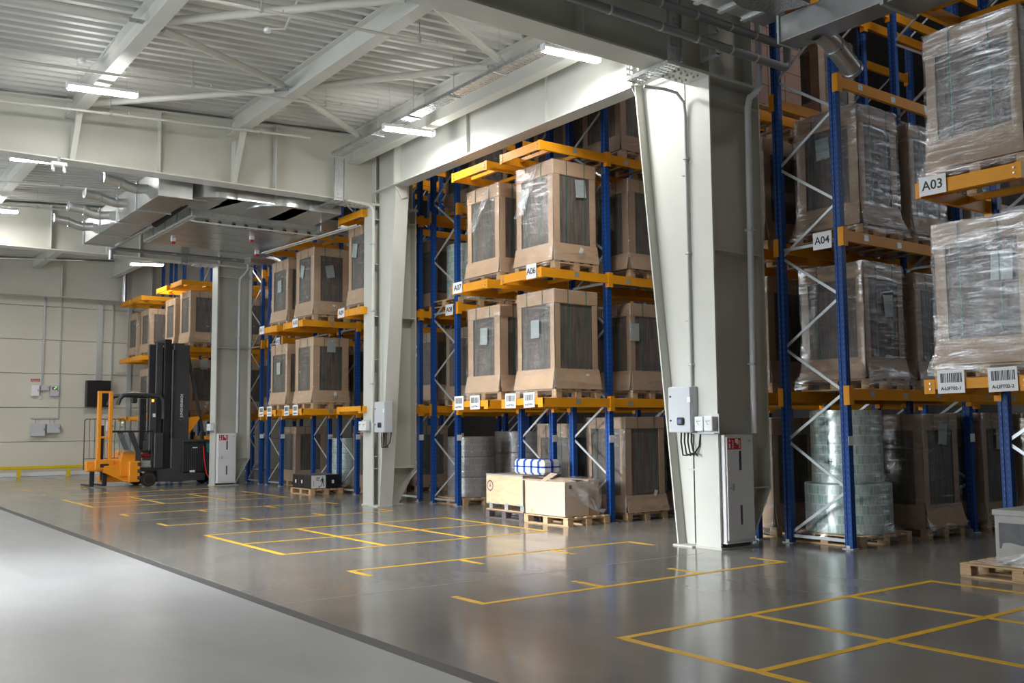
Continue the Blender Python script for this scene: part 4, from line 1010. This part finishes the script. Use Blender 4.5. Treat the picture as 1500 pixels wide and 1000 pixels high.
def halfdisc(cx, cy, r, z0, z1, a0, a1, x1, y1):
    pts = [(cx+r*math.cos(R(a0+(a1-a0)*k/14)), cy+r*math.sin(R(a0+(a1-a0)*k/14))) for k in range(15)]
    return MB().prism(pts, 'z', z0, z1)
part(au, 'duct_elbow', halfdisc(6.75, 19.15, .68, 6.12, 6.5, 90, 300, 0, 0), 'duct_metal', True)
part(au, 'duct_elbow', halfdisc(8.1, 19.1, .72, 6.1, 6.5, 60, 300, 0, 0), 'duct_metal', True)
part(au, 'duct_elbow', halfdisc(9.0, 23.5, .62, 5.97, 6.3, -20, 180, 0, 0), 'duct_metal', True)
part(au, 'connecting_duct', MB().cbox(6.75, 18.5, 6.12, 8.1, 19.9, 6.5, .006), 'duct_metal'); part(au, 'connecting_duct', MB().cbox(8.1, 18.5, 6.1, 9.2, 19.9, 6.5, .006), 'duct_metal')
part(au, 'top_panel', MB().box(6.05, 18.45, 6.52, 9.5, 20.0, 6.56), 'duct_metal'); part(au, 'connecting_duct', MB().cbox(6.05, 18.9, 6.1, 6.75, 19.6, 6.5, .006), 'duct_metal')
for x_, y_ in ((6.9, 22.4), (8.3, 21.2), (9.1, 22.9)):
    v_ = part(au, 'valve', MB().cbox(x_-.05, y_-.04, 5.9, x_+.05, y_+.04, 5.985, .006), 'plate_white'); part(v_, 'red_handle', MB().cbox(x_-.04, y_-.03, 5.85, x_+.04, y_+.03, 5.9, .006), 'red_paint')
for k in range(9): part(au, 'rubber_foot', MB().cyl((6.9+.29*k, 20.15+.05*(k % 2), 5.93), (6.9+.29*k, 20.15+.05*(k % 2), 5.985), .04, 10), 'rubber')
pipe_thing('black foam-lagged pipe beside the air unit', [(6.25, 18.9, 6.2), (6.25, 21.6, 6.1)], .085, 'foam_black', (), 'lagged_pipe')
pipe_thing('silver pipe running away from the lagged pipe to the third girder', [(6.25, 21.6, 6.1), (6.22, 25.1, 6.1), (6.22, 25.15, 6.05), (6.22, 25.15, 5.8)], .055, 'galv', (), 'lagged_pipe')
dp = pipe_thing('dark grey pipe running across in front of the third girder', [(6.24, 25.3, 6.12), (10.6, 25.3, 6.12)], .05, 'pipe_grey', ((7.8, 25.3, 6.12), (9.4, 25.3, 6.12)), 'lagged_pipe')
for xx in (7.8, 9.4): part(dp, 'hanger_rod', MB().cyl((xx-6.24, 0, 0), (xx-6.24, 0, roofz(xx)+.1-6.12), .007, 6), 'galv_dull')
pipe_thing('thin white conduit crossing under the air unit', [(6.5, 20.0, 5.93), (6.6, 19.95, 5.9), (9.35, 19.95, 5.9)], .018, 'steel_white')
pipe_thing('white conduit pair running from the air unit to the middle column', [(9.15, 22.7, 5.9), (9.5, 18.4, 5.9)], .018, 'steel_white')
pipe_thing('second white conduit alongside the racks near the middle column', [(9.25, 22.7, 5.9), (9.6, 18.4, 5.9)], .018, 'steel_white')
for lb, p in (('round silver nozzle blowing into the aisle past row A09', (10.2, 19.9, 6.05)), ('round silver nozzle blowing into the aisle past row A11', (10.3, 24.3, 6.0))):
    o = thing('air_nozzle', lb, 'air nozzle', p); part(o, 'nozzle', MB().tube([(-.5, 0, .05), (-.2, 0, .03), (.3, .02, -.14)], .11, 16, False), 'duct_metal', True); part(o, 'duct_stub', MB().cbox(-.9, -.2, -.1, -.48, .2, .2, .006), 'duct_metal'); part(o, 'hanger_rod', MB().cyl((-.7, 0, .19), (-.7, 0, roofz(p[0]-.7)+.1-p[2]), .007, 6), 'galv_dull')
an = thing('air_unit', 'insulated air unit and duct at the upper right behind the drain pipes', 'air unit', (0, 0, 0))
part(an, 'insulated_casing', MB().cbox(6.5, 2.0, 6.34, 9.03, 6.98, 6.8, .02), 'insulation')
part(an, 'insulated_elbow', halfdisc(8.5, 6.5, .52, 6.31, 6.4, 0, 180, 0, 0), 'insulation')
part(an, 'metal_frame', MB().cbox(6.5, 6.98, 6.36, 9.2, 7.3, 6.72, .01), 'duct_metal')
for k in range(6): part(an, 'frame_rail', MB().box(6.8+.4*k, 6.99, 6.335, 6.86+.4*k, 7.32, 6.36), 'galv_dull')
part(an, 'side_duct', MB().cbox(9.05, 5.62, 6.02, 9.4, 6.96, 6.32, .005), 'duct_metal'); part(an, 'side_duct', MB().cbox(9.05, 2.5, 6.0, 9.6, 5.6, 6.34, .005), 'duct_metal')
part(an, 'duct_flange', MB().box(9.03, 6.95, 6.0, 9.42, 6.98, 6.34), 'galv_dull'); part(an, 'duct_flange', MB().box(9.0, 5.59, 5.97, 9.63, 5.63, 6.37), 'galv_dull')
nz = part(an, 'nozzle', MB().tube([(9.3, 6.62, 6.1), (9.52, 6.62, 6.05), (9.66, 6.63, 5.98), (10.05, 6.66, 5.80)], .115, 18, False), 'duct_metal', True)
part(nz, 'nozzle_ring', MB().cyl((9.62, 6.63, 6.0), (9.66, 6.63, 5.98), .125, 18), 'galv', True); part(nz, 'nozzle_ring', MB().cyl((10.0, 6.655, 5.822), (10.04, 6.66, 5.805), .125, 18), 'galv', True)
# ================================================================= SMALL ROOF FITTINGS
q = thing('emergency_light', 'white four-headed fitting hanging under the middle girder at upper left', 'light fitting', (3.53, 17.9, 6.16))
part(q, 'body', MB().cbox(-.13, -.06, -.02, .13, .06, .05, .015), 'plate_white'); part(q, 'stem', MB().cyl((0, 0, .04), (0, 0, .14), .03, 8), 'galv_dull')
for xx, yy in ((-.11, -.05), (.07, -.05), (-.07, .05), (.11, .05)): part(q, 'lamp_head', MB().cyl((xx, yy, -.11), (xx, yy, -.01), .018, 10), 'plate_white', True)
for lb, p in (('small white detector arm beside the upper left roof beam', (3.2, 14.9, 7.02)), ('small white detector arm hanging between the two big roof beams', (4.95, 12.2, 6.98))):
    q = thing('detector', lb, 'detector', p); part(q, 'arm', MB().tube([(0, 0, 0), (.25, .0, .06), (.45, .0, roofz(p[0]+.45)-p[2])], .016, 8), 'plate_white', True); part(q, 'head', MB().lathe([(.001, -.05), (.045, -.045), (.05, -.01), (.03, .02), (.001, .025)], 14), 'plate_white', True)
# ================================================================= FAR WALL FITTINGS
def wallbox(lb, x0, x1, z0, z1, th=.14, mat='cabinet_grey', extra=None, name='wall_box', cat='electrical box'):
    c = thing(name, lb, cat, (x0, YF-th, z0)); W_, H_ = x1-x0, z1-z0
    part(c, 'body', MB().cbox(0, .012, 0, W_, th, H_, .006), mat); d = part(c, 'door', MB().cbox(.006, 0, .006, W_-.006, .014, H_-.006, .004), mat)
    part(d, 'lock', MB().box(W_-.05, -.006, H_*.45, W_-.03, 0, H_*.6), 'ink')
    if extra == 'led':
        part(d, 'display', MB().box(.05, -.002, H_*.6, W_-.05, 0, H_-.05), 'plaster_dark'); part(d, 'green_light', MB().cbox(W_*.55, -.008, H_*.76, W_*.55+.04, -.002, H_*.76+.04, .004), 'green_glow'); part(d, 'amber_light', MB().cbox(W_*.4, -.008, H_*.66, W_*.4+.04, -.002, H_*.66+.04, .004), 'amber_glow')
wallbox('white electrical box on the far wall, left of its row', 6.75, 7.0, 2.80, 3.18, mat='plate_white'); wallbox('small grey box between two electrical boxes on the far wall', 7.05, 7.32, 3.0, 3.18)
wallbox('grey electrical box with green light on the far wall', 7.36, 7.64, 2.8, 3.18, extra='led'); wallbox('large grey box low on the far wall, left of two', 6.77, 7.22, 1.40, 1.84, .2); wallbox('smaller grey box low on the far wall, right of two', 7.28, 7.70, 1.5, 1.82, .2)
wallbox('small white switch under the far wall boxes', 7.01, 7.11, 2.7, 2.8, .06, 'plate_white'); wallbox('black square cabinet high on the far wall above the forklift mast', 8.54, 9.35, 2.43, 3.38, .32, 'box_black'); wallbox('small control with green light on the far wall by the racks', 9.76, 9.9, 1.72, 1.88, .08, 'plate_white', 'led')
wallbox('white control panel behind the forklift backrest on the far wall', 9.3, 9.55, 1.55, 1.9, .1, 'plate_white')
s = tag(inst('red_notice', MB().cbox(6.74, YF-.012, 3.32, 7.03, YF, 3.41, .003).mesh('red_notice', 'red_sign')), 'narrow red notice above the far wall boxes', 'sign'); part(s, 'white_line', MB().box(6.77, YF-.0135, 3.355, 7.0, YF-.012, 3.375), 'plate_white')
for lb, x, w_, z0, z1 in (('grey vertical conduit above the far wall boxes', 7.1, .07, 3.2, 6.4), ('thin pale conduit right of the far wall boxes', 7.66, .035, 2.06, 6.4), ('wide galvanised trunking above the black wall cabinet', 8.98, .2, 3.4, 6.2), ('thin grey conduit right of the black wall cabinet', 9.43, .06, 1.9, 6.2), ('pale vertical trunking at the rack end of the far wall', 10.05, .16, .1, 6.2)):
    o = thing('wall_conduit', lb, 'conduit', (x, YF-.05, z0)); part(o, 'cover', MB().cbox(-w_/2, 0, 0, w_/2, .05, z1-z0, .006), 'galv_dull' if 'pale' not in lb else 'pipe_light')
    for k in range(1, 4): part(o, 'clip', MB().box(-w_/2-.012, -.005, (z1-z0)*k/4, w_/2+.012, .05, (z1-z0)*k/4+.03), 'galv_dull')
o = thing('wall_conduit', 'pale horizontal trunking above the two low wall boxes', 'conduit', (6.77, YF-.05, 2.0)); part(o, 'cover', MB().cbox(0, 0, 0, .92, .05, .06, .006), 'pipe_light')
for xx in (.15, .25, .62, .75): part(o, 'drop_tube', MB().cyl((xx, .03, -.17), (xx, .03, .0), .014, 8), 'pipe_light')
o = thing('guard_rail', 'low yellow guard rail standing before the far wall', 'guard rail', (0, YF-.35, 0))
part(o, 'rail', MB().cbox(-5.8, -.05, .26, 8.6, .05, .37, .012), 'yellow_rail')
for xx in (-5.5, -4.3, -2.7, -1.1, .5, 2.1, 3.7, 4.85, 6.4, 7.98): p_ = part(o, 'post', MB().cbox(xx-.06, -.05, 0, xx+.06, .05, .27, .01), 'yellow_rail'); part(p_, 'foot', MB().box(xx-.09, -.09, 0, xx+.09, .09, .012), 'yellow_rail')
o = thing('pipe_stack', 'shiny vertical duct stub under the far girder', 'duct', (9.5, 36.4, 6.2)); part(o, 'duct', MB().cyl((0, 0, 0), (0, 0, 1.2), .1, 16), 'duct_metal', True); part(o, 'collar', MB().cyl((0, 0, .5), (0, 0, .54), .115, 16), 'galv', True)
# ================================================================= TURRET TRUCK
tk = thing('forklift', 'orange and dark grey narrow-aisle forklift with tall mast parked by the racks', 'forklift', (0, 29.05, 0))
YS = .66
part(tk, 'chassis', MB().prism([(8.45, .12), (10.2, .12), (10.2, .34), (9.1, .34), (9.1, .75), (8.95, .82), (8.9, .5), (8.45, .45)], 'y', -YS, YS), 'truck_dark')
bt = part(tk, 'battery', MB().cbox(9.14, -YS-.01, .36, 9.78, YS+.01, 1.22, .01), 'truck_black')
for k in range(11): part(bt, 'rib', MB().box(9.17+.055*k, -YS-.018, .4, 9.19+.055*k, -YS-.01, 1.16), 'truck_dark')
part(bt, 'lid', MB().cbox(9.14, -YS, 1.22, 9.8, YS, 1.30, .02), 'truck_dark'); part(bt, 'maker_mark', MB().box(9.42, -YS-.02, 1.05, 9.56, -YS-.018, 1.08), 'plate_white'); part(bt, 'latch', MB().box(9.35, -YS-.03, .36, 9.5, -YS-.01, .42), 'plate_white')
part(tk, 'rear_body', MB().prism([(9.8, .12), (10.42, .12), (10.42, .7), (10.3, 1.28), (10.2, 1.34), (9.85, 1.34), (9.8, 1.28)], 'y', -YS, YS), 'truck_dark')
part(tk, 'orange_cover', MB().prism([(9.8, 1.30), (9.8, 1.40), (10.12, 1.40), (10.24, 1.33), (10.36, .72), (10.24, .68), (10.14, 1.2), (10.08, 1.26)], 'y', -YS-.03, YS+.03), 'truck_orange')
part(tk, 'teal_label', MB().box(9.84, -YS-.004, .92, 9.98, -YS, 1.18), 'teal')
ms = []
for sy in (-1, 1):
    m1 = part(tk, 'mast_outer_rail', MB().cbox(8.86, sy*.52-.07, .4, 9.32, sy*.52+.07, 4.05, .012), 'truck_dark'); ms.append(m1)
    part(tk, 'mast_inner_rail', MB().cbox(8.62, sy*.44-.06, .36, 8.82, sy*.44+.06, 4.2, .01), 'truck_black')
    part(tk, 'mast_front_rail', MB().cbox(8.42, sy*.36-.05, .5, 8.6, sy*.36+.05, 4.1, .01), 'truck_dark')
    part(tk, 'hydraulic_ram', MB().cyl((8.84, sy*.6, .6), (8.84, sy*.6, 3.9), .035, 12), 'truck_dark', True)
    part(tk, 'mast_stay', MB().bar((9.3, sy*.5, 3.75), (9.78, sy*.48, 1.5), .07, .07), 'truck_dark'); part(tk, 'stay_foot', MB().cbox(9.72, sy*.48-.06, 1.3, 9.86, sy*.48+.06, 1.52, .01), 'truck_black')
    part(tk, 'mast_shoe', MB().cbox(8.82, sy*.55-.09, .1, 9.2, sy*.55+.09, 1.35, .015), 'truck_dark')
for z_ in (1.5, 2.8, 3.98): part(tk, 'mast_crosshead', MB().cbox(8.9, -.5, z_, 9.2, .5, z_+.12, .01), 'truck_dark')
part(tk, 'mast_crosshead', MB().cbox(8.62, -.42, 4.08, 8.82, .42, 4.2, .01), 'truck_black')
inst('lettering', textmesh('JUNGHEINRICH', .095, 'plate_white', .002), ms[0], (9.11, -.592, 2.28), (R(90), R(-90), 0))
part(ms[0], 'red_triangle', MB().add([(9.05, -.592, 1.86), (9.10, -.592, 1.86), (9.05, -.592, 1.92)], [(0,1,2)]), 'red_paint')
part(tk, 'seat_shell', MB().prism([(9.30, 1.40), (9.62, 1.85), (9.66, 1.92), (9.62, 1.97), (9.42, 1.95), (9.32, 1.86), (9.28, 1.6)], 'y', -.55, -.35), 'truck_orange')
wh = part(tk, 'wheel', MB().cyl((8.2, -YS-.04, .2), (8.2, -YS+.14, .2), .2, 28), 'rubber', True); part(wh, 'hub', MB().cyl((8.2, -YS-.05, .2), (8.2, -YS-.03, .2), .16, 24), 'rust_brown', True); part(wh, 'hub_cap', MB().cyl((8.2, -YS-.056, .2), (8.2, -YS-.045, .2), .135, 24), 'truck_black', True)
wh = part(tk, 'wheel', MB().cyl((8.2, YS-.14, .2), (8.2, YS+.04, .2), .2, 28), 'rubber', True)
part(tk, 'rear_wheel', MB().cyl((9.95, -.1, .17), (9.95, .1, .17), .17, 20), 'rubber', True)
# cab
part(tk, 'cab_floor', MB().cbox(7.75, -.6, .42, 8.62, .6, .52, .01), 'truck_black'); part(tk, 'cab_back_panel', MB().cbox(8.36, -.6, .5, 8.62, .6, 1.5, .02), 'truck_dark')
for sy in (-1, 1):
    part(tk, 'cab_pillar', MB().cbox(8.22, sy*.52-.05, 1.0, 8.42, sy*.52+.05, 2.5, .015), 'truck_dark')
    part(tk, 'overhead_guard_arm', MB().tube([(8.62, sy*.5, 1.9), (8.6, sy*.5, 2.45), (8.5, sy*.5, 2.56), (8.1, sy*.5, 2.58), (7.75, sy*.5, 2.6), (7.5, sy*.5, 2.56), (7.4, sy*.5, 2.46), (7.36, sy*.5, 2.3)], .06, 8), 'truck_dark', True)
    part(tk, 'cab_frame', MB().tube([(7.45, sy*.56, 1.55), (8.3, sy*.56, 1.55), (8.3, sy*.56, .6)], .03, 8), 'truck_black')
    part(tk, 'cab_frame', MB().prism([(7.62, 1.55), (7.78, 1.55), (8.0, .95), (7.98, .55), (7.85, .55), (7.86, .95)], 'y', sy*.56-.02, sy*.56+.02), 'truck_dark')
for xx in (7.5, 7.85, 8.2): part(tk, 'overhead_bar', MB().bar((xx, -.5, 2.58), (xx, .5, 2.58), .07, .05), 'truck_dark')
part(tk, 'spotlight', MB().cbox(7.7, -.62, 2.34, 7.86, -.5, 2.5, .03), 'truck_black'); part(tk, 'white_tag', MB().box(8.3, -.576, 1.95, 8.38, -.57, 2.05), 'plate_white'); part(tk, 'amber_tag', MB().box(8.26, -.576, 2.38, 8.33, -.57, 2.46), 'amber_glow')
part(tk, 'windscreen', MB().prism([(7.28, 1.5), (7.6, 1.5), (7.85, .95), (7.45, .95)], 'y', -.57, -.56), 'cab_glass')
part(tk, 'seat', MB().cbox(8.0, -.3, .8, 8.36, .3, .9, .03), 'red_paint'); part(tk, 'seat_back', MB().cbox(8.28, -.3, .88, 8.4, .3, 1.3, .03), 'truck_black'); part(tk, 'armrest', MB().cbox(7.95, -.52, .95, 8.35, -.42, 1.02, .02), 'truck_black'); part(tk, 'grey_console', MB().cbox(7.98, -.5, .52, 8.32, -.35, .72, .02), 'machine_grey')
part(tk, 'orange_hood', MB().prism([(7.48, .3), (7.95, .3), (7.95, .6), (7.86, .95), (7.75, 1.02), (7.62, 1.02), (7.54, .95), (7.48, .7)], 'y', -.5, .5), 'truck_orange')
# turret head
part(tk, 'turret_block', MB().cbox(7.68, -.62, .13, 7.98, .62, .72, .02), 'truck_orange')
for k in range(3): part(tk, 'turret_roller', MB().cbox(7.9, -.64, .2+.19*k, 8.0, -.6, .3+.19*k, .01), 'truck_dark')
part(tk, 'turret_arm', MB().prism([(7.05, .42), (7.6, .15), (7.7, .15), (7.7, .65), (7.05, .6)], 'y', -.45, .35), 'truck_orange'); part(tk, 'turret_arm', MB().cbox(7.0, -.2, .14, 7.7, .1, .32, .02), 'truck_orange')
part(tk, 'fork_carriage', MB().cbox(6.6, -.35, .45, 7.5, -.2, .74, .02), 'truck_orange'); part(tk, 'carriage_rib', MB().prism([(6.62, .48), (6.95, .48), (6.95, .7), (6.85, .7)], 'y', -.4, -.35), 'truck_orange')
part(tk, 'carriage_block', MB().cbox(6.82, -.42, .5, 7.32, -.3, .78, .02), 'truck_orange'); part(tk, 'lock_plate', MB().cbox(6.95, -.435, .56, 7.18, -.415, .66, .005), 'truck_black')
for xx in (6.88, 7.18): part(tk, 'turret_mast_rail', MB().cbox(xx, -.33, .5, xx+.1, -.2, 2.68, .01), 'truck_orange')
for z_ in (1.36, 2.62): part(tk, 'turret_mast_bar', MB().cbox(6.96, -.32, z_, 7.2, -.22, z_+.06, .008), 'truck_orange')
part(tk, 'turret_ram', MB().cyl((7.05, -.18, .2), (7.05, -.18, 1.72), .04, 12), 'truck_black', True)
for xx in (6.72, 7.05): part(tk, 'fork_heel', MB().cbox(xx, -.3, .05, xx+.12, -.22, .5, .008), 'truck_black'); part(tk, 'fork', MB().cbox(xx, -.25, .03, xx+.12, .75, .07, .006), 'truck_black')
bk = MB(); YB = -.15
bk.tube([(6.58, YB, .5), (6.58, YB, 1.86), (6.62, YB, 1.9), (7.62, YB, 1.9), (7.66, YB, 1.86), (7.66, YB, .8)], .014, 8)
for k in range(1, 8): bk.tube([(6.58+.135*k, YB, .8), (6.58+.135*k, YB, 1.9)], .008, 6)
bk.tube([(6.58, YB, .8), (7.66, YB, .8)], .01, 6)
part(tk, 'load_backrest', bk, 'truck_dark')
part(tk, 'charging_hose', MB().tube([(9.74, -YS-.03, 1.1), (9.76, -YS-.06, .7), (9.82, -YS-.1, .3), (9.95, -YS-.15, .08), (10.2, -YS-.2, .03), (10.6, -YS-.2, .025)], .02, 8), 'red_paint', True)
# aisle lights high between the rack rows
for k, y in enumerate((6.6, 11.1, 15.7, 20.2, 24.6, 29.1)):
    for j, x in enumerate((13.0,)):
        lamp(x, y, 9.9, f'LED strip light high over the rack aisle by row {rn(4+2*k)}', AISLE_W*(2.0 if k == 0 else 1), 1.2, False, 0, 'LED strip lights over the rack aisles', 0)
